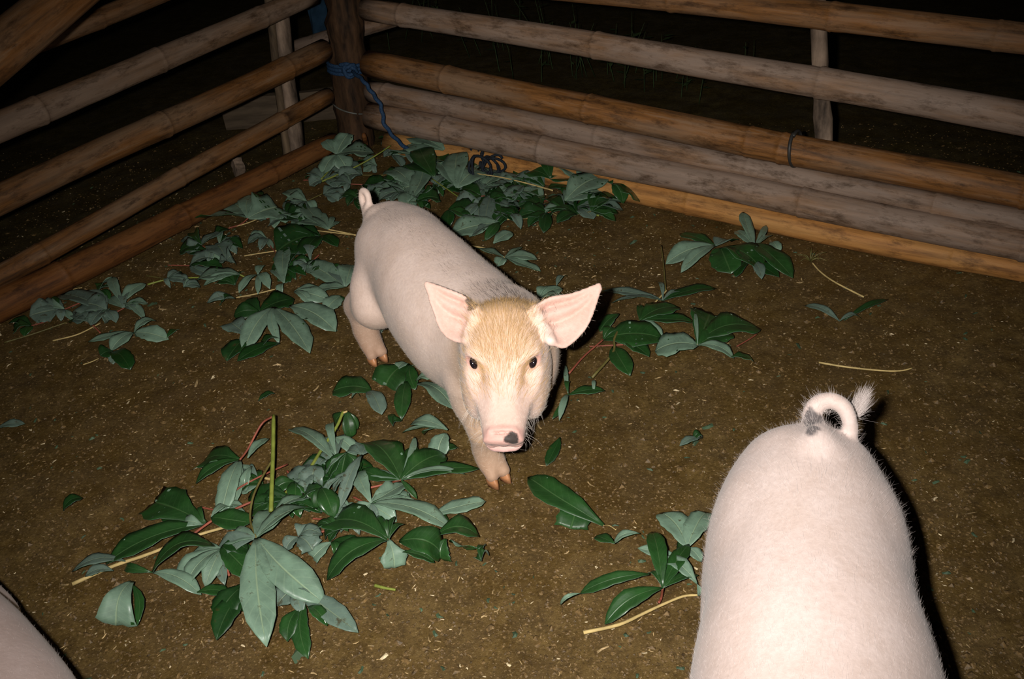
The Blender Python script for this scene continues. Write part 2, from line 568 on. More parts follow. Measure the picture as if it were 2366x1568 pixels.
# corner post
_pt, _pm, _pbm = at_plane(FA, FA + np.array([1, 0.1, 0]), 793, 0), at_plane(FA, FA + np.array([1, 0.1, 0]), 806, 160), at(824, 335, 0)
post = thing('corner_post', 'thick dark bark corner post where the two bamboo fences meet, blue rope tied round it', 'post', tuple(_pbm), 0)
_dir = (_pt - _pbm) / (_pt - _pbm)[2]
_cl = [_pbm - _dir * 0.12, _pbm, _pm, _pt, _pt + _dir * 0.45]
_path = catmull(_cl, 30) - _pbm
_rad = 0.060 * (1 + 0.05 * np.sin(np.arange(30) * 1.7) + 0.03 * np.sin(np.arange(30) * 4.1 + 1))
_rad[:8] *= np.linspace(0.95, 1.0, 8)
_v, _f = tube(_path, _rad, 22)
_v = [np.array(v) + 0.003 * RNG.normal(size=3) for v in _v]
mesh_obj('trunk', _v, _f, M_POST, post)
# strip of torn bark at its foot
_q = [at(840, 310, 0.1) - _pbm, at(846, 335, 0.04) - _pbm, at(852, 352, 0.0) - _pbm]
_v, _f = tube(catmull(_q, 8), [0.006, 0.009, 0.010, 0.009, 0.008, 0.007, 0.005, 0.003], 6)
mesh_obj('bark_strip', _v, _f, M_RUST, post)


# ------------------------------------------------------------------ ropes and wire
def ring_path(center, axis, radius, n=28, turns=1.0, pitch=0.0, squash=1.0):
    axis = axis / np.linalg.norm(axis)
    a = np.cross(axis, [0.3, 1, 0.1])
    a /= np.linalg.norm(a)
    b = np.cross(axis, a)
    t = np.linspace(0, 2 * math.pi * turns, n)
    return [center + radius * (a * math.cos(x) + b * squash * math.sin(x)) + axis * pitch * x / 6.283 for x in t]


rope = thing('rope', 'blue rope knotted round the corner post and trailing into the leaf pile', 'rope', tuple(at(955, 352, 0.03)), 0)
_o = np.asarray(rope.location)
_kc = _pbm + (at_plane(FA, FA + np.array([1, 0.1, 0]), 806, 160) - _pbm)
_v, _f = tube(np.array(ring_path(_kc, _dir, 0.066, 60, 3, 0.012)) - _o, 0.006, 8)
mesh_obj('coil', _v, _f, M_ROPE, rope)
_kn = at_plane(FA + np.array([0.03, -0.075, 0]), FA + np.array([1.03, 0.025, 0]), 806, 158)
_kp = [_kn + np.array(d) * 0.022 for d in [(-1.2, 0, .6), (0, -.6, .8), (1, -.4, .1), (.2, -.9, -.7), (-.8, -.5, -.2), (0, -1.1, .5), (.9, -.6, .6), (.6, -.6, -.8), (-.3, -.9, -.9), (-.5, -.9, .5), (.8, -.8, .2), (1.1, -.4, -.6)]]
_v, _f = tube(catmull(_kp, 70) - _o, 0.0065, 8)
mesh_obj('knot', _v, _f, M_ROPE, rope)


def before_fence(x, y, gap):
    q = at_plane(FA, FB, x, y)
    return at_range(x, y, float(np.linalg.norm(q - EYE)) - gap)


_tp = [_kn + np.array([.012, -.02, -.005]), before_fence(838, 185, .14), before_fence(858, 212, .15), before_fence(880, 245, .16), before_fence(889, 288, .17), before_fence(918, 324, .14), at(952, 352, .045)]
_tl = catmull(_tp, 60)
_tw = np.arange(60) * 0.9
_v, _f = tube(_tl + np.stack([np.cos(_tw), np.sin(_tw), 0 * _tw], 1) * 0.0022 - _o, 0.0062, 8)
mesh_obj('loose_end', _v, _f, M_ROPE, rope)
_wc = _pbm + (at_plane(FA, FA + np.array([1, 0.1, 0]), 815, 245) - _pbm)
band = mesh_obj('wire_band', *tube(np.array(ring_path(np.zeros(3), _dir + np.array([0.25, 0, 0]), 0.066, 40, 1.0, 0)), 0.0028, 6), mat_plain('grey_wire', (0.10, 0.10, 0.085), 0.5, 0.4))
band.location = tuple(_wc)
band['label'] = 'thin grey wire band round the lower corner post'
band['category'] = 'wire'

cord = thing('cord_tangle', 'tangle of dark cord heaped against the orange bottom rail', 'cord', tuple(at(1118, 385, 0)), 0)
_rr = np.random.default_rng(5)
for q in range(7):
    c0 = at(1118 + _rr.uniform(-48, 40), 362 + _rr.uniform(-16, 18), 0.045 + 0.02 * _rr.random()) + np.array([0, -0.03, 0])
    ax = np.array([_rr.uniform(-.6, .6), -1, _rr.uniform(-.2, .8)])
    rp = np.array(ring_path(c0, ax, 0.030 + 0.02 * _rr.random(), 40, 1.7, 0.008, 0.75))
    rp += 0.004 * np.sin(np.arange(40)[:, None] * np.array([.7, .9, .5]) + q)
    rp[:, 2] = np.maximum(rp[:, 2], 0.004)
    _v, _f = tube(rp - np.asarray(cord.location), 0.0042, 6)
    mesh_obj('loop', _v, _f, M_CORD, cord)

# wire tie on the third rail
_n = np.array([-(FB - FA)[1], (FB - FA)[0], 0]) / np.linalg.norm(FB - FA)
if _n @ (EYE - FA) < 0:
    _n = -_n
_tc = at_plane(FA + _n * 0.02, FB + _n * 0.02, 1836, 343)
_ud = (FB - FA) / np.linalg.norm(FB - FA)
tie = mesh_obj('wire_tie', *tube(np.array(ring_path(np.zeros(3), _ud + np.array([0, 0, 0.12]), 0.0430, 36, 1.05, 0.004)), 0.0046, 6), M_WIRE)
tie.location = tuple(_tc)
tie['label'] = 'dark wire tie looped round the third bamboo rail below the slim upright'
tie['category'] = 'wire'


# ------------------------------------------------------------------ behind the fences
def box_between(name, p0, p1, w, h, mat, label=None, cat=None, up=(0, 0, 1), parent=None):
    p0, p1 = np.asarray(p0, float), np.asarray(p1, float)
    ex = p1 - p0
    L = np.linalg.norm(ex)
    ex /= L
    ey = np.cross(np.array(up, float), ex)
    ey /= np.linalg.norm(ey)
    ez = np.cross(ex, ey)
    V, F = [], []
    n = 7
    rg = np.random.default_rng(int(L * 1000))
    for i in range(n):
        for sy, sz in ((-1, -.8), (-.9, -1), (.9, -1), (1, -.8), (1, .8), (.9, 1), (-.9, 1), (-1, .8)):
            j = 1 + 0.04 * rg.normal()
            V.append(p0 + ex * L * i / (n - 1) + ey * sy * w / 2 * j + ez * sz * h / 2 * j)
    for i in range(n - 1):
        for k in range(8):
            k2 = (k + 1) % 8
            F.append((i * 8 + k, i * 8 + k2, (i + 1) * 8 + k2, (i + 1) * 8 + k))
    F.append(tuple(range(8))[::-1])
    F.append(tuple((n - 1) * 8 + k for k in range(8)))
    c = p0
    o = mesh_obj(name, [v - c for v in V], F, mat, parent, False)
    o.location = tuple(c)
    if label:
        o['label'] = label
        o['category'] = cat
    return o


box_between('plank', at(500, 292, 0.05) + np.array([0, .12, 0]), at(800, 292, 0.05) + np.array([0, .25, 0]), 0.03, 0.115, M_PLANK, 'old board on edge behind the paired split uprights', 'board')
_bp = at_plane(FA + np.array([0, .12, 0]), FB + np.array([0, .12, 0]), 838, 62)
strut = thing('strut', 'short grey strut end sticking out beside the top of the corner post', 'pole', tuple(_bp), 0)
_e1 = at_plane(FA + np.array([0, .10, 0]), FB + np.array([0, .10, 0]), 905, 42)
_dd = _bp - _e1
culm('pole', _e1 + _dd * -0.3, _bp + _dd * 3.0, 0.028, 0.028, M_GREY, strut, [0.5], 0, 31)

# limp blue cloth hanging behind the upper rails
_cv, _cf = [], []
_c0, _c1 = at_range(690, -40, 3.55), at_range(756, -40, 3.5)
for i in range(13):
    for j in range(9):
        s, t = i / 12, j / 8
        p = _c0 * (1 - t) + _c1 * t
        p = p + np.array([0.012 * math.sin(9 * t + 2 * s), 0.02 * math.sin(11 * t + 1.5 * s), -0.20 * s - 0.02 * math.sin(5 * t)])
        _cv.append(p)
for i in range(12):
    for j in range(8):
        _cf.append((i * 9 + j, i * 9 + j + 1, (i + 1) * 9 + j + 1, (i + 1) * 9 + j))
_n0 = len(_cv)
_cv += [v + np.array([0, 0.003, 0]) for v in _cv]
_cf += [tuple(_n0 + k for k in f[::-1]) for f in _cf]
_cl0 = _cv[0].copy()
cloth = mesh_obj('cloth', [v - _cl0 for v in _cv], _cf, M_CLOTH)
cloth.location = tuple(_cl0)
cloth['label'] = 'limp dark blue cloth hanging beside the corner post behind the upper rails'
cloth['category'] = 'cloth'

_pg = box_between('wood_chip', at(545, 372, 0.03), at(556, 400, 0.005), 0.035, 0.03, M_SLAT, 'pale wood chip lying under the lowest but one rusty rail', 'chip', (0.3, 1, 0.2))


def weed_patch(name, label, spots, seed):
    rg = np.random.default_rng(seed)
    V, F = [], []
    for (cx, cy, rad, n, h) in spots:
        for q in range(n):
            p = np.array([cx + rg.normal(0, rad), cy + rg.normal(0, rad), -0.01])
            hh = h * rg.uniform(0.4, 1.0)
            lean = rg.normal(0, 0.25, 2)
            tip = p + np.array([lean[0] * hh, lean[1] * hh, hh])
            v, f = tube(catmull([p, (p + tip) / 2 + np.array([0, 0, .04 * hh]), tip], 5), [0.0022, 0.0020, 0.0017, 0.0013, 0.0008], 4)
            b = len(V)
            V += v
            F += [tuple(k + b for k in x) for x in f]
            for m in range(int(rg.integers(2, 6))):
                s = rg.uniform(0.3, 1)
                c = p * (1 - s) + tip * s
                a = rg.uniform(0, 6.28)
                d = np.array([math.cos(a), math.sin(a), rg.uniform(-.3, .5)])
                w = np.array([-math.sin(a), math.cos(a), 0])
                l = rg.uniform(0.02, 0.055)
                b = len(V)
                V += [c, c + d * l * .5 + w * l * .2, c + d * l, c + d * l * .5 - w * l * .2]
                F += [(b, b + 1, b + 2), (b, b + 2, b + 3)]
    o = mesh_obj(name, V, F, M_WEED)
    o['kind'] = 'stuff'
    o['label'] = label
    o['category'] = 'weeds'


_w = []
for px, py, n, h in ((1290, 190, 10, .30), (1400, 210, 9, .26), (1530, 215, 8, .22), (1200, 150, 8, .3), (1000, 110, 7, .3), (1650, 250, 6, .2)):
    q = at(px, py + 120, 0)
    q = q + (q - EYE) * np.array([1, 1, 0]) * 0.24
    _w.append((q[0], q[1], 0.10, n, h))
weed_patch('weeds', 'dim weeds growing in the dark beyond the long bamboo fence', _w, 8)


# ------------------------------------------------------------------ pigs: one signed-distance body, meshed by surface nets
class Field:
    def __init__(self, lo, hi, vox):
        self.lo, self.vox = np.array(lo, float), vox
        self.n = np.ceil((np.array(hi) - self.lo) / vox).astype(int) + 1
        self.f = np.full(self.n, 1.0, np.float32)
        self.ax = [(self.lo[k] + np.arange(self.n[k]) * vox).astype(np.float32) for k in range(3)]

    def box(self, lo, hi):
        sl = []
        for k in range(3):
            a = int(max(0, math.floor((lo[k] - self.lo[k]) / self.vox)))
            b = int(min(self.n[k], math.ceil((hi[k] - self.lo[k]) / self.vox) + 1))
            sl.append(slice(a, max(a, b)))
        return tuple(sl)

    def pts(self, sl):
        return (self.ax[0][sl[0]][:, None, None], self.ax[1][sl[1]][None, :, None], self.ax[2][sl[2]][None, None, :])

    def add(self, d, sl, k):
        f = self.f[sl]
        if k > 0:
            h = np.clip(0.5 + 0.5 * (f - d) / k, 0, 1)
            f[...] = f * (1 - h) + d * h - k * h * (1 - h)
        else:
            np.minimum(f, d, out=f)

    def cut(self, d, sl, k):
        f = self.f[sl]
        h = np.clip(0.5 - 0.5 * (f + d) / k, 0, 1)
        f[...] = f * (1 - h) - d * h + k * h * (1 - h)

    def _ell(self, c, axes, r, pad):
        c, A, r = np.asarray(c, float), np.asarray(axes, float), np.asarray(r, float)
        ext = np.sqrt(((A * r[:, None]) ** 2).sum(0)) + pad
        sl = self.box(c - ext, c + ext)
        x, y, z = self.pts(sl)
        x, y, z = x - c[0], y - c[1], z - c[2]
        k0, k1 = 0, 0
        for i in range(3):
            q = (x * A[i, 0] + y * A[i, 1] + z * A[i, 2]).astype(np.float32)
            k0 = k0 + (q / r[i]) ** 2
            k1 = k1 + (q / r[i] ** 2) ** 2
        k0, k1 = np.sqrt(k0), np.sqrt(k1) + 1e-6
        return k0 * (k0 - 1) / k1, sl

    def ell(self, c, r, k=0.02, axes=np.eye(3)):
        d, sl = self._ell(c, axes, r, k + 0.01)
        self.add(d, sl, k)

    def carve(self, c, r, k=0.006, axes=np.eye(3)):
        d, sl = self._ell(c, axes, r, k + 0.01)
        self.cut(d, sl, k)

    def cone(self, a, b, ra, rb, k=0.02):
        a, b = np.asarray(a, float), np.asarray(b, float)
        m = max(ra, rb) + k + 0.01
        sl = self.box(np.minimum(a, b) - m, np.maximum(a, b) + m)
        x, y, z = self.pts(sl)
        ab = b - a
        L2 = ab @ ab
        t = np.clip(((x - a[0]) * ab[0] + (y - a[1]) * ab[1] + (z - a[2]) * ab[2]) / L2, 0, 1)
        d = np.sqrt((x - a[0] - t * ab[0]) ** 2 + (y - a[1] - t * ab[1]) ** 2 + (z - a[2] - t * ab[2]) ** 2) - (ra + (rb - ra) * t)
        self.add(d.astype(np.float32), sl, k)

    def chain(self, pts, rad, k=0.02):
        for i in range(len(pts) - 1):
            self.cone(pts[i], pts[i + 1], rad[i], rad[i + 1], k)

    def loft(self, org, ax, st, k=0.02, power=2.3, lat=None):
        """Solid along ax[0]; st rows: s, offset along ax[2], half width, half height up, half height down."""
        st = np.asarray(st, float)
        org, A = np.asarray(org, float), np.asarray(ax, float)
        m = st[:, 2:].max() + np.abs(st[:, 1]).max() + k + 0.02
        e0, e1 = org + A[0] * st[0, 0], org + A[0] * st[-1, 0]
        sl = self.box(np.minimum(e0, e1) - m * 1.25, np.maximum(e0, e1) + m * 1.25)
        x, y, z = self.pts(sl)
        x, y, z = x - org[0], y - org[1], z - org[2]
        s = x * A[0, 0] + y * A[0, 1] + z * A[0, 2]
        v = x * A[1, 0] + y * A[1, 1] + z * A[1, 2]
        w = x * A[2, 0] + y * A[2, 1] + z * A[2, 2]
        dense = np.linspace(st[0, 0], st[-1, 0], 240)
        tab = catmull_table(st, dense)
        sc = np.clip(s, st[0, 0], st[-1, 0])
        if lat:
            v = v - np.interp(sc, lat[0], lat[1]).astype(np.float32)
        off, a, bu, bd = [np.interp(sc, dense, tab[:, j]).astype(np.float32) for j in range(4)]
        over = np.abs(s - sc)
        w = w - off
        b = np.where(w > 0, bu, bd)
        a = np.maximum(a, 0.002)
        b = np.maximum(b, 0.002)
        q = ((np.abs(v) / a) ** power + (np.abs(w) / b) ** power) ** (1 / power)
        d = (q - 1) * np.minimum(a, b)
        d = np.where(over > 0, np.sqrt(np.maximum(d, 0) ** 2 + over ** 2), d)
        self.add(d.astype(np.float32), sl, k)

    def mesh(self, smooth=2):
        f = self.f
        neg = f < 0
        c8 = [(i, j, k) for i in (0, 1) for j in (0, 1) for k in (0, 1)]
        nx, ny, nz = self.n - 1
        cnt = np.zeros((nx, ny, nz), np.uint8)
        for i, j, k in c8:
            cnt += neg[i:nx + i, j:ny + j, k:nz + k]
        act = (cnt > 0) & (cnt < 8)
        I = np.argwhere(act)
        idx = np.full((nx, ny, nz), -1, np.int64)
        idx[act] = np.arange(len(I))
        acc, num = np.zeros((len(I), 3)), np.zeros(len(I))
        for p in c8:
            for axn in range(3):
                if p[axn]:
                    continue
                q = list(p)
                q[axn] = 1
                fa = f[I[:, 0] + p[0], I[:, 1] + p[1], I[:, 2] + p[2]]
                fb = f[I[:, 0] + q[0], I[:, 1] + q[1], I[:, 2] + q[2]]
                x = (fa < 0) != (fb < 0)
                t = np.where(x, fa / np.where(fa == fb, 1, fa - fb), 0)
                P = np.tile(np.array(p, float), (len(I), 1))
                P[:, axn] += t
                acc += P * x[:, None]
                num += x
        V = self.lo + (I + acc / num[:, None]) * self.vox
        F = []
        for axn in range(3):
            b, c = (axn + 1) % 3, (axn + 2) % 3
            s0 = [slice(1, -1)] * 3
            s0[axn] = slice(0, -1)
            s1 = list(s0)
            s1[axn] = slice(1, None)
            e = np.argwhere(neg[tuple(s0)] != neg[tuple(s1)])
            off = np.ones(3, int)
            off[axn] = 0
            e = e + off
            up = neg[e[:, 0], e[:, 1], e[:, 2]]
            eb, ec = np.zeros(3, int), np.zeros(3, int)
            eb[b], ec[c] = 1, 1
            g = lambda q: idx[q[:, 0], q[:, 1], q[:, 2]]
            quad = np.stack([g(e - eb - ec), g(e - ec), g(e), g(e - eb)], 1)
            quad[~up] = quad[~up][:, ::-1]
            F.append(quad)
        F = np.concatenate(F)
        F = F[(F >= 0).all(1)]
        for _ in range(smooth):
            s, m = np.zeros_like(V), np.zeros(len(V))
            for k in range(4):
                np.add.at(s, F[:, k], V[F[:, (k + 1) % 4]] + V[F[:, k - 1]])
                np.add.at(m, F[:, k], 2)
            V = V * 0.4 + 0.6 * s / np.maximum(m, 1)[:, None]
        return V, F


def catmull_table(st, x):
    """Monotone-ish cubic through the station rows."""
    s = st[:, 0]
    out = np.zeros((len(x), st.shape[1] - 1))
    for j in range(1, st.shape[1]):
        y = st[:, j]
        d = np.diff(y) / np.diff(s)
        m = np.zeros(len(s))
        m[1:-1] = np.where(d[:-1] * d[1:] > 0, 2 * d[:-1] * d[1:] / (d[:-1] + d[1:] + 1e-12), 0)
        m[0], m[-1] = d[0], d[-1]
        i = np.clip(np.searchsorted(s, x) - 1, 0, len(s) - 2)
        h = s[i + 1] - s[i]
        t = (x - s[i]) / h
        out[:, j - 1] = (2 * t ** 3 - 3 * t ** 2 + 1) * y[i] + (t ** 3 - 2 * t ** 2 + t) * h * m[i] + (-2 * t ** 3 + 3 * t ** 2) * y[i + 1] + (t ** 3 - t ** 2) * h * m[i + 1]
    return out


def vnormals(V, F):
    n = np.cross(V[F[:, 2]] - V[F[:, 0]], V[F[:, 3]] - V[F[:, 1]])
    N = np.zeros_like(V)
    for k in range(4):
        np.add.at(N, F[:, k], n)
    return N / (np.linalg.norm(N, axis=1)[:, None] + 1e-12)


def fur(name, parent, root, nrm, direc, length, radius, mat, seed=0, lift=0.35, curl=0.25, pts=4):
    rng = np.random.default_rng(seed)
    N = len(root)
    d = direc - nrm * (direc * nrm).sum(1)[:, None]
    d /= np.linalg.norm(d, axis=1)[:, None] + 1e-9
    d = d + rng.normal(0, 0.16, (N, 3))
    ln = length * rng.uniform(0.55, 1.1, N)
    lf = lift * rng.uniform(0.5, 1.4, N)
    P = np.zeros((N, pts, 3), np.float32)
    for i in range(pts):
        t = i / (pts - 1)
        P[:, i] = root - nrm * 0.0006 + (d * t + nrm * (lf * t * (1 - curl * 1.6 * t))[:, None]) * ln[:, None]
    cu = bpy.data.hair_curves.new(name)
    cu.add_curves([pts] * N)
    cu.attributes['position'].data.foreach_set('vector', P.reshape(-1))
    r = np.tile(np.linspace(1, 0.15, pts) * radius, N).astype(np.float32)
    at_r = cu.attributes.get('radius') or cu.attributes.new('radius', 'FLOAT', 'POINT')
    at_r.data.foreach_set('value', r)
    cu.materials.append(mat)
    o = bpy.data.objects.new(name, cu)
    COL.objects.link(o)
    o.parent = parent
    o['kind'] = 'stuff'
    return o


def sample(V, F, N, mask, count, seed):
    rng = np.random.default_rng(seed)
    w = np.linalg.norm(np.cross(V[F[:, 2]] - V[F[:, 0]], V[F[:, 3]] - V[F[:, 1]]), axis=1) * mask(V[F].mean(1), N[F[:, 0]])
    if w.sum() <= 0:
        return None
    k = rng.choice(len(F), count, p=w / w.sum())
    a, b = rng.random(count)[:, None], rng.random(count)[:, None]
    q = V[F[k]]
    P = (q[:, 0] * (1 - a) + q[:, 1] * a) * (1 - b) + (q[:, 3] * (1 - a) + q[:, 2] * a) * b
    n = N[F[k]].mean(1)
    return P, n / (np.linalg.norm(n, axis=1)[:, None] + 1e-9)


TRUNK = [(-0.104, 0.288, 0.004, 0.004, 0.004), (-0.097, 0.287, 0.036, 0.034, 0.05), (-0.077, 0.280, 0.056, 0.055, 0.085), (-0.04, 0.268, 0.076, 0.073, 0.105),
         (0.0, 0.258, 0.088, 0.089, 0.118), (0.08, 0.250, 0.101, 0.105, 0.118), (0.18, 0.240, 0.114, 0.112, 0.138), (0.28, 0.236, 0.117, 0.112, 0.146),
         (0.38, 0.240, 0.107, 0.112, 0.138), (0.46, 0.255, 0.086, 0.106, 0.122), (0.53, 0.275, 0.064, 0.088, 0.100), (0.565, 0.282, 0.035, 0.05, 0.06), (0.575, 0.284, 0.004, 0.004, 0.004)]
HEAD = [(-0.115, -0.01, 0.004, 0.004, 0.004), (-0.105, -0.01, 0.040, 0.035, 0.04), (-0.075, -0.01, 0.064, 0.052, 0.075), (-0.035, -0.008, 0.0675, 0.052, 0.088), (0.0, -0.006, 0.0625, 0.044, 0.088),
        (0.035, -0.008, 0.0535, 0.036, 0.074), (0.07, -0.010, 0.044, 0.031, 0.058), (0.10, -0.010, 0.0375, 0.029, 0.046), (0.128, -0.008, 0.0335, 0.029, 0.034), (0.142, -0.006, 0.029, 0.026, 0.026), (0.148, -0.006, 0.004, 0.004, 0.004)]


def smoothstep(e0, e1, x):
    t = np.clip((x - e0) / (e1 - e0), 0, 1)
    return t * t * (3 - 2 * t)


def make_pig(name, label, org, heading, vox, head_pos, head_fwd, head_up, ears, tail, tail_r, spots, hairs,
             sx=1.0, sv=1.0, sz=1.0, base=(0.86, 0.675, 0.595), seed=0, tan=1.0, detail=True, fore_back=0.0, fs=0.88, leg_v=1.0, mound=0.024, ham=1.0, trunk=None, swing=0.0):
    """org: ground point under the hind hips; heading: unit vector the trunk faces. Local frame: u forward, v to the pig's right, z up."""
    Fv = np.array([heading[0], heading[1], 0.0])
    Fv /= np.linalg.norm(Fv)
    Vv = np.array([Fv[1], -Fv[0], 0.0])
    org = np.array([org[0], org[1], 0.0])
    root = thing(name, label, 'pig', tuple(org), math.atan2(Fv[1], Fv[0]))
    # object local axes: X = forward, Y = left, so v = -y

    def loc(p):
        q = np.asarray(p, float) - org
        return np.array([q @ Fv, -(q @ Vv), q[2]])

    def ldir(d):
        return np.array([np.dot(d, Fv), -np.dot(d, Vv), d[2]])

    S = lambda u, v, z: np.array([u * sx, -v * sv, z * sz])      # pig proportions -> local
    hp = loc(head_pos)
    hf = ldir(head_fwd)
    hf /= np.linalg.norm(hf)
    hu = ldir(head_up)
    hu = hu - hf * (hu @ hf)
    hu /= np.linalg.norm(hu)
    hr = np.cross(hf, hu)
    HA = np.array([hf, hr, hu])
    hs = (sx + sv + sz) / 3
    Hp = lambda s, v, w: hp + (hf * (s * fs if s > 0 else s) + hr * v + hu * w) * hs

    lo = np.minimum(S(-0.16, 0.2, -0.01), hp - 0.22)
    hi = np.maximum(S(0.7, -0.2, 0.46), hp + 0.24)
    lo[1], hi[1] = min(lo[1], -0.2 * sv), max(hi[1], 0.2 * sv)
    lo[2] = -0.012
    tl = np.array([loc(p) for p in tail])
    lo, hi = np.minimum(lo, tl.min(0) - 0.03), np.maximum(hi, tl.max(0) + 0.03)
    f = Field(lo, hi, vox)
    st = np.array(trunk or TRUNK) * np.array([sx, sz, sv, sz, sz])
    f.loft((0, 0, 0), np.array([[1, 0, 0], [0, 1, 0], [0, 0, 1]]), st, 0.02, 2.15, lat=(np.array([-0.11, -0.06, 0.0, 0.08, 0.18, 0.26]) * sx, swing * sv * np.array([1.0, 0.95, 0.78, 0.45, 0.12, 0.0])))
    # neck towards the head
    f.cone(S(0.46, 0, 0.268), Hp(-0.055, 0, -0.02), 0.080 * sv, 0.064 * hs, 0.05)
    f.cone(S(0.47, 0, 0.215), Hp(-0.02, 0, -0.055), 0.066 * sv, 0.048 * hs, 0.05)
    hoofs = []
    for sd in (1, -1):
        # hind leg: ham, stifle, hock, pastern
        f.ell(S(0.0, sd * 0.052 * ham, 0.205) + np.array([0, swing * 0.5 * sv, 0]), np.array([0.086 * sx, 0.038 * sv, 0.100 * sz]), 0.05)
        f.chain([S(0.02, sd * 0.066 * leg_v, 0.20), S(0.035, sd * 0.074 * leg_v, 0.165), S(-0.058, sd * 0.076 * leg_v, 0.120), S(-0.045, sd * 0.076 * leg_v, 0.06), S(-0.022, sd * 0.076 * leg_v, 0.030)],
                [0.046 * sv, 0.041 * sv, 0.0265 * sv, 0.0205 * sv, 0.021 * sv], 0.036)
        f.ell(S(-0.068, sd * 0.076 * leg_v, 0.124), np.array([0.018, 0.017, 0.022]) * sv, 0.014)
        # fore leg (the left one set back by fore_back)
        fb = fore_back if sd < 0 else 0.0
        f.ell(S(0.445, sd * (0.054 if fb == 0 else 0.036), 0.225), np.array([0.068 * sx, 0.036 * sv, 0.098 * sz]), 0.04)
        f.chain([S(0.44, sd * 0.060, 0.19), S(0.445 - fb * 0.12, sd * 0.062, 0.155), S(0.470 - fb * 0.5, sd * 0.062, 0.102), S(0.468 - fb * 0.9, sd * 0.062, 0.055), S(0.482 - fb, sd * 0.062, 0.030)],
                [0.046 * sv, 0.036 * sv, 0.0265 * sv, 0.0215 * sv, 0.022 * sv], 0.028)
        f.ell(S(0.474 - fb * 0.5, sd * 0.062, 0.105), np.array([0.026, 0.024, 0.028]) * sv, 0.014)
        for u0, hv0 in ((-0.022, 0.076 * leg_v), (0.482 - fb, 0.062)):
            for w in (-1, 1):
                f.cone(S(u0 - 0.006, sd * hv0 + w * 0.009, 0.036), S(u0 + 0.020, sd * hv0 + w * 0.0125, 0.020), 0.0165 * sv, 0.0125 * sv, 0.008)
                hoofs.append((S(u0 + 0.022, sd * hv0 + w * 0.0135, 0.0), w))
            f.ell(S(u0 - 0.032, sd * hv0 - 0.010, 0.040), np.array([0.008, 0.006, 0.010]) * sv, 0.006)
            f.ell(S(u0 - 0.032, sd * hv0 + 0.010, 0.040), np.array([0.008, 0.006, 0.010]) * sv, 0.006)
    # head
    hst = np.array(HEAD) * hs
    hst[:, 0] = np.where(hst[:, 0] > 0, hst[:, 0] * fs, hst[:, 0])
    f.loft(hp, HA, hst, 0.03, 2.3)
    eyes = []
    for sd in (1, -1):
        f.ell(Hp(0.010, sd * 0.046, -0.052), np.array([0.055, 0.026, 0.042]) * hs, 0.025, HA)
        f.ell(Hp(-0.012, sd * 0.040, 0.030), np.array([0.026, 0.018, 0.014]) * hs, 0.02, HA)        # brow
        if detail:
            ec = Hp(0.003, sd * 0.0490, 0.0225)
            nrm = hf * 0.50 + hr * sd * 0.45 + hu * 0.62
            nrm /= np.linalg.norm(nrm)
            lng = hf * 0.80 - hr * sd * 0.22 - hu * 0.30
            lng -= nrm * (lng @ nrm)
            lng /= np.linalg.norm(lng)
            EA = np.array([lng, np.cross(nrm, lng), nrm])
            f.ell(ec - nrm * 0.004, np.array([0.0185, 0.0125, 0.010]), 0.006, EA)
            f.carve(ec + nrm * 0.0045, np.array([0.0102, 0.0038, 0.010]), 0.003, EA)
            f.carve(ec + lng * 0.019 - hr * sd * 0.002, np.array([0.010, 0.003, 0.006]), 0.004, EA)
            eyes.append((ec, EA))
    if detail:
        # bridge hollows beside the nose, snout disc with rim, nostrils, lips
        for sd in (1, -1):
            f.carve(Hp(0.060, sd * 0.047, 0.024), np.array([0.055, 0.019, 0.020]) * hs, 0.016, HA)
    DT = math.radians(-16)                                    # the disc tips forward and down
    dn = hf * math.cos(DT) + hu * math.sin(DT)
    DA = np.array([dn, hr, np.cross(hr, dn) * 1.0])
    f.ell(Hp(0.143, 0, -0.002), np.array([0.0095, 0.0330, 0.0215]) * hs, 0.006, DA)
    f.ell(Hp(0.134, 0, 0.0150), np.array([0.007, 0.024, 0.0075]) * hs, 0.005, HA)
    f.ell(Hp(0.106, 0, -0.034), np.array([0.040, 0.0320, 0.013]) * hs, 0.008, HA)
    for sd in (1, -1):
        f.ell(Hp(0.118, sd * 0.0165, -0.0345), np.array([0.027, 0.0165, 0.0115]) * hs, 0.006, HA)
    if detail:
        for sd in (1, -1):
            f.carve(Hp(0.156, sd * 0.0125, -0.006), np.array([0.008, 0.0050, 0.0062]) * hs, 0.004, DA)
            f.ell(Hp(0.128, sd * 0.0195, -0.0235), np.array([0.018, 0.014, 0.011]) * hs, 0.006, HA)
        f.carve(Hp(0.1385, 0, 0.0185), np.array([0.0022, 0.025, 0.004]) * hs, 0.003, HA)
        f.carve(Hp(0.142, 0, -0.0265), np.array([0.018, 0.034, 0.0018]) * hs, 0.003, HA)
        f.carve(Hp(0.124, 0, 0.0235), np.array([0.002, 0.020, 0.003]) * hs, 0.004, HA)
    # ears: a cupped sheet between an upper and a lower edge
    earpts = []
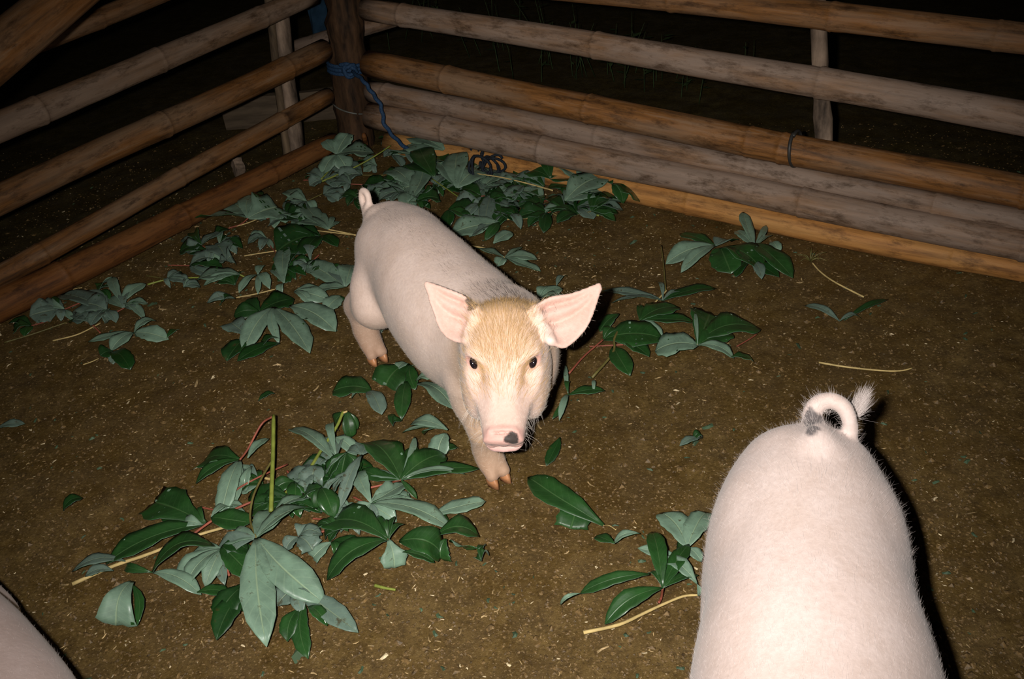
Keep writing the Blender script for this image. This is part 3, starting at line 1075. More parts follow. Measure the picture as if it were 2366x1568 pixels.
    for ups, lows, back in ears:
        U, Lw = catmull([loc(p) for p in ups], 34), catmull([loc(p) for p in lows], 34)
        bk = ldir(back)
        for i in range(34):
            s = i / 33
            wd = np.linalg.norm(U[i] - Lw[i])
            m = max(3, int(wd / 0.0028))
            for j in range(m + 1):
                t = j / m
                cup = math.sin(math.pi * t)
                fold = 0.0105 * math.sin(t * 17 - 1.5 * s) * (1 - s) ** 0.6 * smoothstep(0.72, 0.45, t) * smoothstep(0.0, 0.12, t)
                c = U[i] * (1 - t) + Lw[i] * t + bk * (0.26 * wd * cup * (1 - 0.55 * s) + fold)
                earpts.append((c, t, s))
                edge = min(t, 1 - t)
                r = 0.0030 + 0.0018 * (1 - s) * cup
                sl = f.box(c - 0.012, c + 0.012)
                x, y, z = f.pts(sl)
                d = np.sqrt((x - c[0]) ** 2 + (y - c[1]) ** 2 + (z - c[2]) ** 2) - r
                f.add(d.astype(np.float32), sl, 0.0025 if s > 0.12 else 0.008)
    tc = catmull(tl, 40)
    f.chain(tc, np.interp(np.linspace(0, 1, 40), np.linspace(0, 1, len(tail_r)), tail_r), 0.004)
    f.cone(tc[0], S(-0.07, 0, 0.315), tail_r[0] * 1.1, mound, 0.03)
    V, F = f.mesh(2 if vox < 0.0045 else 1)
    N = vnormals(V, F)

    # coat colours (the animal's markings, plus shade painted into the ear folds)
    c = np.tile(np.array(base), (len(V), 1))
    toh = (V - hp) / hs
    s_, v_, w_ = toh @ hf, toh @ hr, toh @ hu
    s_ = np.where(s_ > 0, s_ / fs, s_)
    inhead = smoothstep(0.19, 0.14, np.linalg.norm(toh - np.outer(np.full(len(V), 0.03), hf), axis=1))

    def blend(mask, col):
        nonlocal c
        c = c * (1 - mask[:, None]) + np.array(col) * mask[:, None]
    # grubby lower legs and belly, tan poll
    blend(smoothstep(0.24, 0.06, V[:, 2] / sz) * 0.75, (0.43, 0.265, 0.165))
    blend(smoothstep(0.36, 0.50, V[:, 0] / sx) * smoothstep(0.33, 0.22, V[:, 2] / sz) * 0.55 * tan * (1 - inhead), (0.55, 0.39, 0.28))
    blend(smoothstep(0.10, -0.02, V[:, 2] / sz) * 0.5, (0.42, 0.22, 0.12))
    blend(inhead * smoothstep(0.05, -0.02, s_) * smoothstep(-0.02, 0.03, w_) * smoothstep(0.075, 0.03, np.abs(v_)) * 0.6 * tan, (0.62, 0.39, 0.20))
    blend(inhead * smoothstep(-0.06, 0.10, s_) * 0.75, (0.70, 0.49, 0.41))
    blend(inhead * smoothstep(0.05, 0.07, np.abs(v_)) * smoothstep(0.01, -0.04, w_) * 0.65 * tan, (0.52, 0.33, 0.19))
    blend(inhead * smoothstep(0.118, 0.134, s_), (0.70, 0.42, 0.365))
    blend(inhead * smoothstep(0.10, 0.125, s_) * smoothstep(-0.026, -0.034, w_), (0.68, 0.42, 0.40))
    if detail:
        for ec, EA in eyes:
            q = np.linalg.norm((V - ec) @ EA.T / np.array([0.022, 0.014, 0.015]), axis=1)
            blend(smoothstep(1.15, 0.6, q) * 0.8, (0.58, 0.29, 0.26))
            q = np.linalg.norm((V - ec - EA[0] * 0.016) @ EA.T / np.array([0.007, 0.003, 0.01]), axis=1)
            blend(smoothstep(1.2, 0.5, q), (0.36, 0.10, 0.07))
    if earpts:
        from mathutils import kdtree
        kd = kdtree.KDTree(len(earpts))
        for i, (p, t, s) in enumerate(earpts):
            kd.insert(p, i)
        kd.balance()
        em = np.zeros(len(V))
        ridge = np.zeros(len(V))
        lim = np.where(np.linalg.norm(V - hp, axis=1) < 0.26)[0]
        for i in lim:
            _, k, dist = kd.find(V[i])
            if dist < 0.009:
                em[i] = smoothstep(0.0, 0.18, earpts[k][2])
                ridge[i] = -math.sin(earpts[k][1] * 17 - 1.5 * earpts[k][2]) * (1 - earpts[k][2]) * smoothstep(0.72, 0.45, earpts[k][1])
        blend(em, (0.70, 0.475, 0.405))
        blend(em * np.clip(-ridge, 0, 1) * 0.9, (0.54, 0.25, 0.20))  # darker pink paints shade into the fold grooves
    rs = np.random.default_rng(seed + 3)
    for ctr, rad, col, squ in spots:
        cc = loc(ctr)
        eye = loc(EYE)
        dr = (cc - eye) / np.linalg.norm(cc - eye)
        k = (V - eye) @ dr
        off = np.linalg.norm(V - eye - k[:, None] * dr, axis=1)
        cand = np.where((off < 0.006) & (np.linalg.norm(V - cc, axis=1) < 0.12))[0]
        if len(cand):
            cc = V[cand[np.argmin(k[cand])]]
        ang = np.linalg.norm((V - cc) / rad * np.array(squ), axis=1)
        wob = 0.18 * np.sin(V[:, 0] * 320 + 1) * np.sin(V[:, 2] * 290 + 2) + 0.12 * np.sin(V[:, 1] * 410)
        blend(smoothstep(1.12, 0.9, ang + wob), col)
    body = mesh_obj('body', V, F, M_SKIN, root)
    ca = body.data.color_attributes.new('coat', 'FLOAT_COLOR', 'POINT')
    ca.data.foreach_set('color', np.concatenate([c, np.ones((len(c), 1))], 1).astype(np.float32).reshape(-1))
    if detail:
        for ec, EA in eyes:
            ball_v, ball_f = [], []
            for i in range(9):
                for j in range(14):
                    a, b = math.pi * i / 8, 2 * math.pi * j / 14
                    p = np.array([0.0102 * math.sin(a) * math.cos(b), 0.0056 * math.sin(a) * math.sin(b), 0.0068 * math.cos(a)])
                    ball_v.append(ec - EA[2] * 0.0022 + EA.T @ p)
            for i in range(8):
                for j in range(14):
                    ball_f.append((i * 14 + j, (i + 1) * 14 + j, (i + 1) * 14 + (j + 1) % 14, i * 14 + (j + 1) % 14))
            mesh_obj('eye', ball_v, ball_f, M_EYE, root)
    for hc, w in hoofs:
        hv, hf_ = [], []
        prof = [(1.0, 0.0), (1.0, 0.45), (0.82, 0.8), (0.66, 1.0)]
        for r, z in prof:
            for k in range(12):
                a = 2 * math.pi * k / 12
                x, y = math.cos(a), math.sin(a)
                x = x * (1.25 if x > 0 else 0.75)
                hv.append(hc + np.array([(x * 0.0155 * r - z * 0.010) * sx, y * 0.0108 * r * (1 - 0.35 * max(x, 0) / 1.25) * sv, 0.001 + z * 0.024 * sz]))
        for i in range(3):
            for k in range(12):
                k2 = (k + 1) % 12
                hf_.append((i * 12 + k, i * 12 + k2, (i + 1) * 12 + k2, (i + 1) * 12 + k))
        hf_.append(tuple(range(12))[::-1])
        hf_.append(tuple(36 + k for k in range(12)))
        mesh_obj('hoof', hv, hf_, M_HOOF, root)
    ctx = dict(V=V, F=F, N=N, hp=hp, hf=hf, hr=hr, hu=hu, hs=hs, loc=loc, tail=tl, S=S)
    for h in hairs:
        h(root, ctx)
    return root


def coat_hair(count, length, radius, mat, name='hair', lift=0.35, where=None, direc=None, seed=1, curl=0.25):
    def fn(root, x):
        def mask(P, n):
            m = (P[:, 2] > 0.03).astype(float)
            return m * (where(P, n, x) if where else 1.0)
        r = sample(x['V'], x['F'], x['N'], mask, count, seed)
        if r is None:
            return
        P, n = r
        D = direc(P, n, x) if direc else np.tile(np.array([-1.0, 0, -0.35]), (count, 1))
        fur(name, root, P, n, D, length, radius, mat, seed, lift, curl)
    return fn


def near_head(P, x, s0, s1):
    q = (P - x['hp']) @ x['hf'] / x['hs']
    q = np.where(q > 0, q / 0.88, q)
    return (q > s0) & (q < s1) & (np.linalg.norm(P - x['hp'], axis=1) < 0.24)


def head_hair_dir(P, n, x):
    q = P - x['hp']
    v = (q @ x['hr'])[:, None]
    return x['hf'] * -1.0 + x['hr'] * v * 14 + x['hu'] * 0.2


# ---- the piglet facing the camera
MP_F = np.array([0.49, -0.872])
MP_O = np.array([-0.240, 1.776])
HEADP = at(1164, 850, 0.318) + FW * 0.004
SN = at(1163, 1018, 0.258)
hfw = SN - HEADP
hfw = hfw / np.linalg.norm(hfw)
r_e = float(np.linalg.norm(at(1164, 850, 0.335) - EYE))
BK = FW * 0.9 + np.array([0, 0, -0.1])


def edge(pix, r0, r1):
    n = len(pix)
    return [at_range(x, y, r0 + (r1 - r0) * i / (n - 1)) for i, (x, y) in enumerate(pix)]


RH = r_e + 0.035
EARS = [
    (edge([(1104, 716), (1072, 686), (1030, 668), (985, 652)], RH, RH + 0.02), edge([(1084, 786), (1052, 786), (1018, 758), (983, 660)], RH - 0.012, RH + 0.02), BK),
    (edge([(1228, 716), (1268, 690), (1326, 678), (1385, 656)], RH, RH + 0.01), edge([(1268, 786), (1306, 800), (1356, 752), (1388, 668)], RH - 0.015, RH + 0.01), BK),
]
_tl0 = np.array([MP_O[0], MP_O[1], 0.0]) + np.array([MP_F[0], MP_F[1], 0]) * -0.085 + np.array([0, 0, 0.31])
rt_ = float(np.linalg.norm(_tl0 - EYE))
TAIL = [_tl0, at_range(848, 484, rt_ + .010), at_range(837, 462, rt_ + .012), at_range(838, 441, rt_ + .006), at_range(848, 447, rt_ - .004), at_range(852, 466, rt_ - .004), at_range(848, 482, rt_ - .002)]
spot_d = (0.050, 0.038, 0.034)
MID = make_pig('piglet', 'pale piglet facing out with a black spot on its snout and tan forehead', MP_O, MP_F, 0.003,
               HEADP, hfw, np.array([0.02, -0.3, 1.0]), EARS, TAIL, [0.010, 0.0075, 0.0062, 0.0058, 0.0055, 0.005, 0.0035],
               [(at_range(1190, 1006, r_e + 0.012), 0.011, spot_d, (1, 1, 1)), (at_range(1194, 1020, r_e + 0.012), 0.008, spot_d, (1, 1, 1)),
                (at_range(1084, 700, RH), 0.012, (0.12, 0.08, 0.06), (1, 1, 1))],
               [coat_hair(900, 0.016, 0.00012, M_HAIR_D, 'nape_bristles', 0.45, lambda P, n, x: (smoothstep(0.36, 0.46, P[:, 0]) * smoothstep(0.62, 0.55, P[:, 0]) * smoothstep(0.05, 0.01, np.abs(P[:, 1])) * (n[:, 2] > 0.4)), seed=7),
                coat_hair(700, 0.012, 0.00010, M_HAIR_D, 'back_bristles', 0.3, lambda P, n, x: (smoothstep(0.035, 0.01, np.abs(P[:, 1])) * (P[:, 0] < 0.4) * (n[:, 2] > 0.5)), seed=8),
                coat_hair(34000, 0.010, 0.00010, M_HAIR, 'hair', 0.28, lambda P, n, x: ~near_head(P, x, 0.03, 0.3) * 1.0, seed=2),
                coat_hair(7000, 0.017, 0.00015, M_HAIR_TAN, 'forehead_hair', 0.4, lambda P, n, x: near_head(P, x, -0.12, 0.09) * (n @ x['hu'] > 0.1) * smoothstep(0.075, 0.02, np.abs((P - x['hp']) @ x['hr'])) * smoothstep(0.085, -0.01, (P - x['hp']) @ x['hf']), head_hair_dir, 3),
                coat_hair(4500, 0.008, 0.00010, M_HAIR_W, 'face_hair', 0.3, lambda P, n, x: near_head(P, x, -0.05, 0.125) * smoothstep(-0.05, 0.06, (P - x['hp']) @ x['hf']), lambda P, n, x: np.tile(-x['hf'], (len(P), 1)), 4),
                coat_hair(160, 0.030, 0.00015, M_HAIR_W, 'whisker', 1.2, lambda P, n, x: near_head(P, x, 0.06, 0.13) & (((P - x['hp']) @ x['hu']) < -0.02), lambda P, n, x: np.tile(x['hf'] * 0.3 - x['hu'], (len(P), 1)), 5)],
               seed=1, fore_back=0.16, mound=0.010, swing=0.030)

# ---- the pig seen from behind, close to the camera
NP_F = np.array([-0.245, -0.97])
NP_O = np.array([0.350, 0.838]) + NP_F * 0.046
WIDE = [(-0.104, 0.290, 0.004, 0.004, 0.004), (-0.097, 0.290, 0.055, 0.046, 0.05), (-0.077, 0.285, 0.074, 0.070, 0.085), (-0.04, 0.272, 0.086, 0.088, 0.105), (0.0, 0.261, 0.095, 0.099, 0.118)] + TRUNK[5:]
rn = float(np.linalg.norm(at(1880, 985, 0.44) - EYE))
NT_ = [at_range(1890, 1030, rn - .03), at_range(1884, 990, rn - .005), at_range(1876, 956, rn), at_range(1890, 932, rn), at_range(1920, 924, rn - .004), at_range(1950, 940, rn - .004), at_range(1964, 976, rn), at_range(1964, 1016, rn + .012),
       at_range(1950, 1040, rn + .028), at_range(1942, 1020, rn + .042), at_range(1958, 984, rn + .046), at_range(1974, 956, rn + .044), at_range(1990, 930, rn + .040)]
nhead = np.array([NP_O[0] + NP_F[0] * 0.63 + 0.02, NP_O[1] + NP_F[1] * 0.63, 0.30])
nhf = np.array([NP_F[0] * 0.8, NP_F[1] * 0.8, -0.6])
NV = np.array([NP_F[1], -NP_F[0], 0])


def plain_ears(hp, f, right, spread=0.10):
    f = f / np.linalg.norm(f)
    up = np.array([0, 0, 1.0])
    out = []
    for sd in (1, -1):
        b = hp - f * 0.055 + right * sd * 0.052 + up * 0.045
        tip = b + right * sd * spread + f * 0.03 + up * 0.02
        out.append(([b + f * -0.02 + up * 0.015, b * .6 + tip * .4 + up * 0.034 - f * .02, tip], [b + f * 0.03 - up * 0.012, b * .55 + tip * .45 - up * 0.02 + f * .03, tip + up * 0.001], -f * 0.8))
    return out


def rump(P, n, x):
    return (P[:, 0] < 0.05) & (P[:, 2] > 0.25)


def rump_dir(P, n, x):
    t = x['tail'][0]
    q = P - t
    return np.stack([-np.ones(len(P)), q[:, 1] * 6, -0.5 - 0 * q[:, 0]], 1)


near = make_pig('piglet', 'large white piglet with curled tail seen from behind, only its back in view', NP_O, NP_F, 0.004,
                nhead, nhf, np.array([0, 0, 1.0]), plain_ears(nhead, nhf, NV), NT_,
                [0.014, 0.0125, 0.0105, 0.0095, 0.009, 0.009, 0.0085, 0.008, 0.0075, 0.0065, 0.006, 0.005, 0.004],
                [(at_range(1868, 962, rn - .01), 0.013, (0.10, 0.085, 0.085), (1, 1, 1)), (at_range(1874, 982, rn - .012), 0.010, (0.13, 0.11, 0.11), (1, 1, 1))],
                [coat_hair(60000, 0.011, 0.00008, M_HAIR_N, 'hair', 0.2, seed=12),
                 coat_hair(2600, 0.022, 0.00010, M_HAIR_N, 'rump_bristles', 0.22, rump, rump_dir, 13),
                 coat_hair(900, 0.024, 0.00013, M_HAIR_N, 'tail_tuft', 0.35, lambda P, n, x: np.linalg.norm(P - x['tail'][-1], axis=1) < 0.024, lambda P, n, x: np.tile(x['tail'][-1] - x['tail'][-3] + np.array([0, 0, 0.004]), (len(P), 1)), 14),
                 coat_hair(400, 0.012, 0.0001, M_HAIR_N, 'tail_hair', 0.6, lambda P, n, x: np.linalg.norm(P - x['tail'][2], axis=1) < 0.035, seed=15)],
                sx=1.1, sv=1.15, sz=1.25, base=(0.50, 0.405, 0.375), seed=2, tan=0.3, detail=True, leg_v=0.70, mound=0.012, ham=1.1, trunk=WIDE)

# ---- the pig whose flank just enters the picture
TP_F = np.array([0.69, -0.72])
TP_O = np.array([-0.873, 0.893])
TV = np.array([TP_F[1], -TP_F[0], 0])
thead = np.array([TP_O[0] + TP_F[0] * 0.62, TP_O[1] + TP_F[1] * 0.62, 0.27])
thf = np.array([TP_F[0] * 0.8, TP_F[1] * 0.8, -0.6])
tt = np.array([TP_O[0] - TP_F[0] * 0.11, TP_O[1] - TP_F[1] * 0.11, 0.36])
third = make_pig('piglet', 'piglet of which only a grey-pink flank shows in the corner below the leaf heap', TP_O, TP_F, 0.005,
                 thead, thf, np.array([0, 0, 1.0]), plain_ears(thead, thf, TV), [tt, tt + [-.02, .01, .02], tt + [-.03, .03, .0], tt + [-.02, .04, -.02]],
                 [0.012, 0.009, 0.007, 0.004], [],
                 [coat_hair(20000, 0.008, 0.00009, M_HAIR_N, 'hair', 0.2, seed=22)],
                 base=(0.47, 0.36, 0.33), seed=3, tan=0.5, detail=True)


# ------------------------------------------------------------------ cassava leaves
LEAF_RNG = np.random.default_rng(42)


def leaflet(parent, B, T, width, side, old=False, roll=0.0, arch=0.012, bend=0.0, shape='', fold=0.0, curl=0.0, name='leaflet'):
    """One lobe from hub point B to tip T (world). Two skins: the dark face and the pale face."""
    rg = LEAF_RNG
    B, T = np.asarray(B, float), np.asarray(T, float)
    L = np.linalg.norm(T - B)
    if L < 1e-4:
        return None
    d = (T - B) / L
    up = np.array([0, 0, 1.0])
    cx = np.cross(d, up)
    cx /= np.linalg.norm(cx)
    nz = np.cross(cx, d)
    c, s_ = math.cos(roll), math.sin(roll)
    ax, az = cx * c + nz * s_, nz * c - cx * s_
    ns = 10
    ts = np.array([-1, -0.62, -0.28, 0, 0.28, 0.62, 1])
    ph, ph2 = rg.uniform(0, 6.28, 2)
    V = np.zeros((ns + 1, 7, 3))
    for i in range(ns + 1):
        s = i / ns
        if shape == 'r':
            w = (s ** 0.65) * ((1 - s) ** 0.42) * 1.62
        elif shape == 't':
            w = 0.10 + 0.90 * s ** 0.9
        elif shape == 'c':
            w = min(1.0, 0.10 + 1.5 * s ** 1.1) * (1.0 if s < 0.86 else 0.92)
        else:
            w = (s ** 1.0) * ((1 - s) ** 0.72) * 2.28 * (1 - 0.22 * smoothstep(0.80, 1.0, s))
        w = max(w, 0.07 if s < 0.5 else 0.012) * width / 2
        if shape == 'c':
            w *= 1 + 0.08 * math.sin(9 * s + ph)
        mid = B * (1 - s) + T * s + az * (arch * 4 * s * (1 - s)) + ax * (bend * L * math.sin(math.pi * s)) - np.array([0, 0, curl * s ** 3])
        for j, t in enumerate(ts):
            fa = fold * (1.0 if t > 0 else 0.35)
            y, z = t * w * math.cos(fa), abs(t) * w * math.sin(fa)
            z += 0.10 * w * math.sin(5.5 * s * 2 + ph + (1.3 if t > 0 else 0)) * abs(t) + 0.07 * w * abs(t)
            jag = 1 + (0.05 * math.sin(31 * s + ph2 + j) if abs(t) == 1 else 0)
            p = mid + ax * y * jag + az * z
            p[2] = max(p[2], 0.0025)
            V[i, j] = p
    if shape in ('c', 't'):
        V[-1, :, :] += d * (0.05 * L * rg.uniform(-1, 0.7, 7))[:, None]
    nrm = np.zeros_like(V)
    du = np.gradient(V, axis=0)
    dv = np.gradient(V, axis=1)
    nrm = np.cross(dv, du)
    nrm /= np.linalg.norm(nrm, axis=2)[..., None] + 1e-12
    if nrm[..., 2].mean() < 0:
        nrm = -nrm
    o = np.asarray(parent.location) if parent else np.zeros(3)
    A = (V + nrm * 0.00028 - o).reshape(-1, 3)
    Bv = (V - nrm * 0.00028 - o).reshape(-1, 3)
    verts = np.vstack([A, Bv])
    n1 = len(A)
    faces, mi, uvs = [], [], []
    idx = lambda i, j: i * 7 + j
    top_m, bot_m = (0, 1) if side == 'd' else (1, 0)
    flip = np.cross(V[1, 3] - V[0, 3], V[5, 6] - V[5, 0])[2] > 0
    for i in range(ns):
        for j in range(6):
            q = (idx(i, j), idx(i + 1, j), idx(i + 1, j + 1), idx(i, j + 1))
            if not flip:
                q = q[::-1]
            faces.append(q)
            mi.append(top_m)
            faces.append(tuple(k + n1 for k in q[::-1]))
            mi.append(bot_m)
    edge_loop = [idx(i, 0) for i in range(ns + 1)] + [idx(ns, j) for j in range(1, 7)] + [idx(i, 6) for i in range(ns - 1, -1, -1)] + [idx(0, j) for j in range(5, 0, -1)]
    for a, b in zip(edge_loop, edge_loop[1:] + edge_loop[:1]):
        faces.append((a, b, b + n1, a + n1))
        mi.append(bot_m)
    ms = [M_LEAF_TOP_OLD, M_LEAF_UNDER_OLD] if old else [M_LEAF_TOP, M_LEAF_UNDER]
    ob = mesh_obj(name, verts, faces, ms, parent, True, mi)
    me = ob.data
    uv = me.uv_layers.new(name='UVMap')
    vi = np.zeros(len(me.loops), np.int32)
    me.loops.foreach_get('vertex_index', vi)
    k = vi % n1
    st = np.stack([(k // 7) / ns, (ts[k % 7] + 1) / 2], 1).astype(np.float32)
    uv.data.foreach_set('uv', st.reshape(-1))
    return ob


def px_width(B, T, wpx):
    """Real width of a strip lying across B->T that shows wpx pixels wide."""
    M_ = (B + T) / 2
    d = (T - B) / np.linalg.norm(T - B)
    c = np.cross(d, [0, 0, 1.0])
    c /= np.linalg.norm(c)
    a, b, e = proj(M_), proj(M_ + c * 0.01), proj(M_ + d * 0.01)
    u = (e - a) / (np.linalg.norm(e - a) + 1e-9)
    v = b - a
    perp = abs(v[0] * u[1] - v[1] * u[0]) / 0.01
    return wpx / max(perp, 250)


STEM_M = {'red': M_STEM_RED, 'green': M_STEM, 'pale': M_STEM_PALE, 'olive': M_STEM_OLIVE}
LAYER = [0]


def stem_obj(name, pts, r0, r1, mat, parent, n=18):
    P = catmull(pts, n)
    P[:, 2] = np.maximum(P[:, 2], r0 * 0.9)
    v, f = tube(P - np.asarray(parent.location), np.linspace(r0, r1, n), 7)
    return mesh_obj(name, v, f, mat, parent)


def lf(label, hub, L, pet=None, pc='red', pr=0.0020, z=0.014, old=False, group=None, lift=0.0):
    """A palmate leaf: hub pixel, lobes (tip x, tip y, width px, side 'd' dark / 'p' pale, options), petiole pixels (x, y[, z]) from hub."""
    rg = LEAF_RNG
    LAYER[0] += 1
    zz = z + 0.0011 * (LAYER[0] % 12)
    hb = at(hub[0], hub[1], zz)
    root = thing('cassava_leaf', label, 'leaf', (hb[0], hb[1], 0.0), 0, group)
    for it in L:
        tx, ty, w, sd = it[:4]
        op = it[4] if len(it) > 4 else {}
        bx, by = op.get('b', hub)
        Bp = at(bx, by, op.get('zb', zz))
        Tp = at(tx, ty, op.get('zt', 0.006 + rg.uniform(0, 0.014) + lift + 0.0008 * (LAYER[0] % 12)))
        wd = px_width(Bp, Tp, w * 1.34)
        leaflet(root, Bp, Tp, wd, sd, op.get('o', old), op.get('r', rg.normal(0, 0.16)), op.get('a', rg.uniform(0.004, 0.016)),
                op.get('n', rg.normal(0, 0.035)), op.get('s', ''), op.get('f', rg.uniform(0.02, 0.22)), op.get('c', 0.0))
    if pet:
        pts = [hb] + [at(p[0], p[1], p[2] if len(p) > 2 else 0.010) for p in pet]
        stem_obj('petiole', pts, pr, pr * 1.15, STEM_M[pc], root)
    return root


def stalk(label, pts, r0, r1, pc, name='stalk', cat='stalk'):
    P = [at(p[0], p[1], p[2] if len(p) > 2 else 0.008) for p in pts]
    c = np.mean(P, axis=0)
    Q = catmull(P, 20)
    Q[:, 2] = np.maximum(Q[:, 2], r0 * 0.9)
    rr = np.linspace(r0, r1, 20) * (1 + 0.05 * np.sin(np.arange(20) * 2.3))
    v, f = tube(Q - np.array([c[0], c[1], 0]), rr, 8)
    o = mesh_obj(name, v, f, STEM_M[pc])
    o.location = (c[0], c[1], 0)
    o['label'] = label
    o['category'] = cat
    return o


E0 = {'r': 0.0}
# -- the big heap of leaves below and beside the piglet's snout
stalk('thick yellow-green cassava stem standing up out of the leaf heap', [(626, 1182, .035), (628, 1120, .05), (631, 1040, .065), (632, 960, .08)], 0.0042, 0.0040, 'green', 'cassava_stalk', 'stalk')
stalk('yellow-green stem running down from the small glossy hanging leaf', [(793, 950, .06), (778, 985, .05), (742, 1040, .035), (700, 1110, .02), (688, 1134, .012)], 0.0030, 0.0034, 'green', 'cassava_stalk', 'stalk')
stalk('pale yellow stalk poking out past the lowest tips of the leaf heap', [(167, 1349), (262, 1307), (339, 1281, .014), (450, 1238, .02), (540, 1212, .022)], 0.0036, 0.0026, 'pale')
stalk('short pale stick lying across the foot of the thick stem', [(612, 1104), (650, 1112), (684, 1120)], 0.0028, 0.0026, 'pale')
stalk('thin yellow stalk crossing behind the thick stem toward the pale leaf', [(584, 1203, .02), (640, 1160, .02), (676, 1118, .014)], 0.0024, 0.0022, 'green')
stalk('short yellow-green stalk scrap on bare soil below the glossy star leaf', [(866, 1352), (890, 1358), (914, 1362)], 0.0030, 0.0020, 'green')
stalk('long red petiole running under the thick stem through the heap', [(440, 1238, .02), (500, 1196, .022), (560, 1168, .02), (604, 1148, .018), (664, 1110, .014)], 0.0024, 0.0022, 'red')
stalk('second red petiole laid alongside the thick stem', [(520, 1150, .03), (560, 1122, .03), (610, 1096, .03), (664, 1072, .02)], 0.0018, 0.0018, 'red')

lf('pale leaf tips under the poking pale stalk end', (290, 1296), [(166, 1320, 30, 'p'), (196, 1332, 22, 'p', {'b': (262, 1318)})], old=True)
lf('long dark green lobe sloping down beside the pale stalk', (468, 1212), [(244, 1303, 56, 'd', {'a': .02}), (420, 1215, 26, 'p')], z=.02)
lf('dark broken-tipped leaf at the top end of the long red petiole', (474, 1208), [(352, 1160, 66, 'd', {'s': 'c'}), (462, 1172, 12, 'd'), (372, 1196, 34, 'd')], z=.02)
lf('small dark lobe lying over the red petiole', (488, 1194), [(578, 1208, 44, 'd', {'s': 'r', 'zt': .03}), (530, 1170, 16, 'p')], z=.03)
lf('drooping pale and dark leaf on the bent red petiole of the thick stem', (554, 1062), [(512, 1190, 42, 'p', {'a': .02, 's': 'r'}), (452, 1117, 26, 'd'), (468, 1068, 36, 'd', {'s': 'c'}), (568, 1137, 26, 'p', {'b': (582, 1077)}), (622, 1012, 18, 'p', {'b': (572, 1058)}), (540, 1170, 24, 'p')],
   [(572, 1038, .04), (604, 980, .065), (630, 962, .08)], 'red', z=.03)
lf('spread dark leaf with pale undersides hanging off it, lowest in the heap', (352, 1322), [(500, 1262, 62, 'd', {'a': .03, 'zt': .03}), (465, 1374, 42, 'p', {'a': .012}), (534, 1372, 34, 'd', {'b': (455, 1368)}), (290, 1310, 20, 'd')], z=.026)
lf('curled pale lobe hanging lowest of the heap with a dark rim', (306, 1344), [(268, 1444, 62, 'p', {'s': 't', 'b': (306, 1342), 'r': .3, 'n': .08, 'a': .02}), (318, 1444, 26, 'd', {'b': (306, 1350), 'n': -.12})], z=.03)
lf('grey-green leaf fanning out from a short red petiole', (514, 1268), [(402, 1338, 44, 'p'), (428, 1362, 42, 'p'), (474, 1356, 38, 'p'), (436, 1290, 32, 'p'), (520, 1352, 30, 'p', {'o': 1})], [(520, 1300, .03), (530, 1330, .02)], 'red', z=.022)
lf('broad dark leaf tucked beside the largest pale leaf', (512, 1262), [(588, 1338, 62, 'd', {'s': 'r'}), (576, 1272, 40, 'd', {'o': 1})], z=.026)
lf('dark drooping leaf behind the lowest pale lobes', (580, 1345), [(500, 1478, 56, 'd'), (508, 1420, 40, 'd', {'s': 'c'}), (560, 1412, 46, 'd', {'o': 1})], z=.016, old=True)
lf('largest pale cassava leaf with wet tips, underside up', (592, 1242), [(616, 1494, 86, 'p', {'r': 0.05, 'a': .016, 'n': .02}), (752, 1396, 90, 'p', {'r': -.05, 'a': .02}), (735, 1176, 48, 'p', {'a': .02}), (640, 1176, 52, 'p'), (524, 1250, 36, 'p'), (500, 1276, 30, 'p', {'o': 1})],
   [(578, 1200, .05), (584, 1150, .06), (604, 1105, .062), (629, 1062, .06)], 'olive', z=.045)
lf('pointed pale lobe reaching out furthest below the wet leaf tips', (690, 1360), [(828, 1461, 56, 'p', {'a': .01}), (700, 1420, 40, 'p', {'o': 1}), (640, 1400, 50, 'p', {'o': 1})], z=.014, old=True)
lf('dark three-pointed leaf tip at the bottom of the heap', (704, 1388), [(712, 1522, 48, 'd', {'s': ''}), (664, 1482, 44, 'd', {'b': (690, 1405)}), (756, 1446, 40, 'd', {'b': (710, 1400)})], z=.02)
lf('crumpled chewed pale leaf between the large lobes of the heap', (668, 1352), [(738, 1372, 34, 'p', {'f': .6}), (730, 1345, 24, 'd', {'f': .5}), (700, 1330, 26, 'p', {'f': .7}), (690, 1318, 20, 'd')], z=.03, old=True)
lf('grey crumpled leaf scrap beside the star-shaped leaf', (690, 1240), [(722, 1270, 44, 'p', {'s': 'c', 'f': .4}), (660, 1272, 30, 'p', {'f': .4}), (700, 1216, 30, 'p'), (745, 1236, 34, 'p')], [(770, 1222), (812, 1214)], 'red', z=.018, old=True)
lf('long pale lobe lying right of the thick stem foot', (630, 1190), [(728, 1150, 34, 'p', {'a': .012}), (690, 1172, 20, 'p'), (700, 1160, 24, 'd', {'b': (660, 1178)})], z=.028)
lf('dark hanging lobe in the middle of the heap', (742, 1126), [(772, 1196, 54, 'd', {'zt': .02}), (700, 1146, 34, 'd'), (730, 1176, 26, 'd')], z=.034)
lf('pale ragged leaf behind the thick stem', (736, 1076), [(684, 1116, 44, 'p', {'s': 'c'}), (700, 1076, 30, 'p'), (720, 1120, 40, 'p', {'s': 'c'}), (760, 1068, 30, 'p')], z=.02, old=True)
lf('pale long-lobed leaf on the upper edge of the heap', (778, 1056), [(667, 992, 44, 'p', {'b': (772, 1062), 'a': .02}), (768, 982, 22, 'p', {'a': .03}), (722, 1020, 34, 'p'), (824, 1052, 36, 'p', {'b': (772, 1010)}), (790, 1006, 30, 'p', {'o': 1})], z=.035)
lf('dark green leaf turned over the pale long-lobed leaf', (800, 1046), [(788, 1106, 62, 'd', {'s': 'r'}), (760, 1102, 36, 'd'), (752, 1096, 22, 'p'), (830, 1090, 24, 'd')], z=.045)
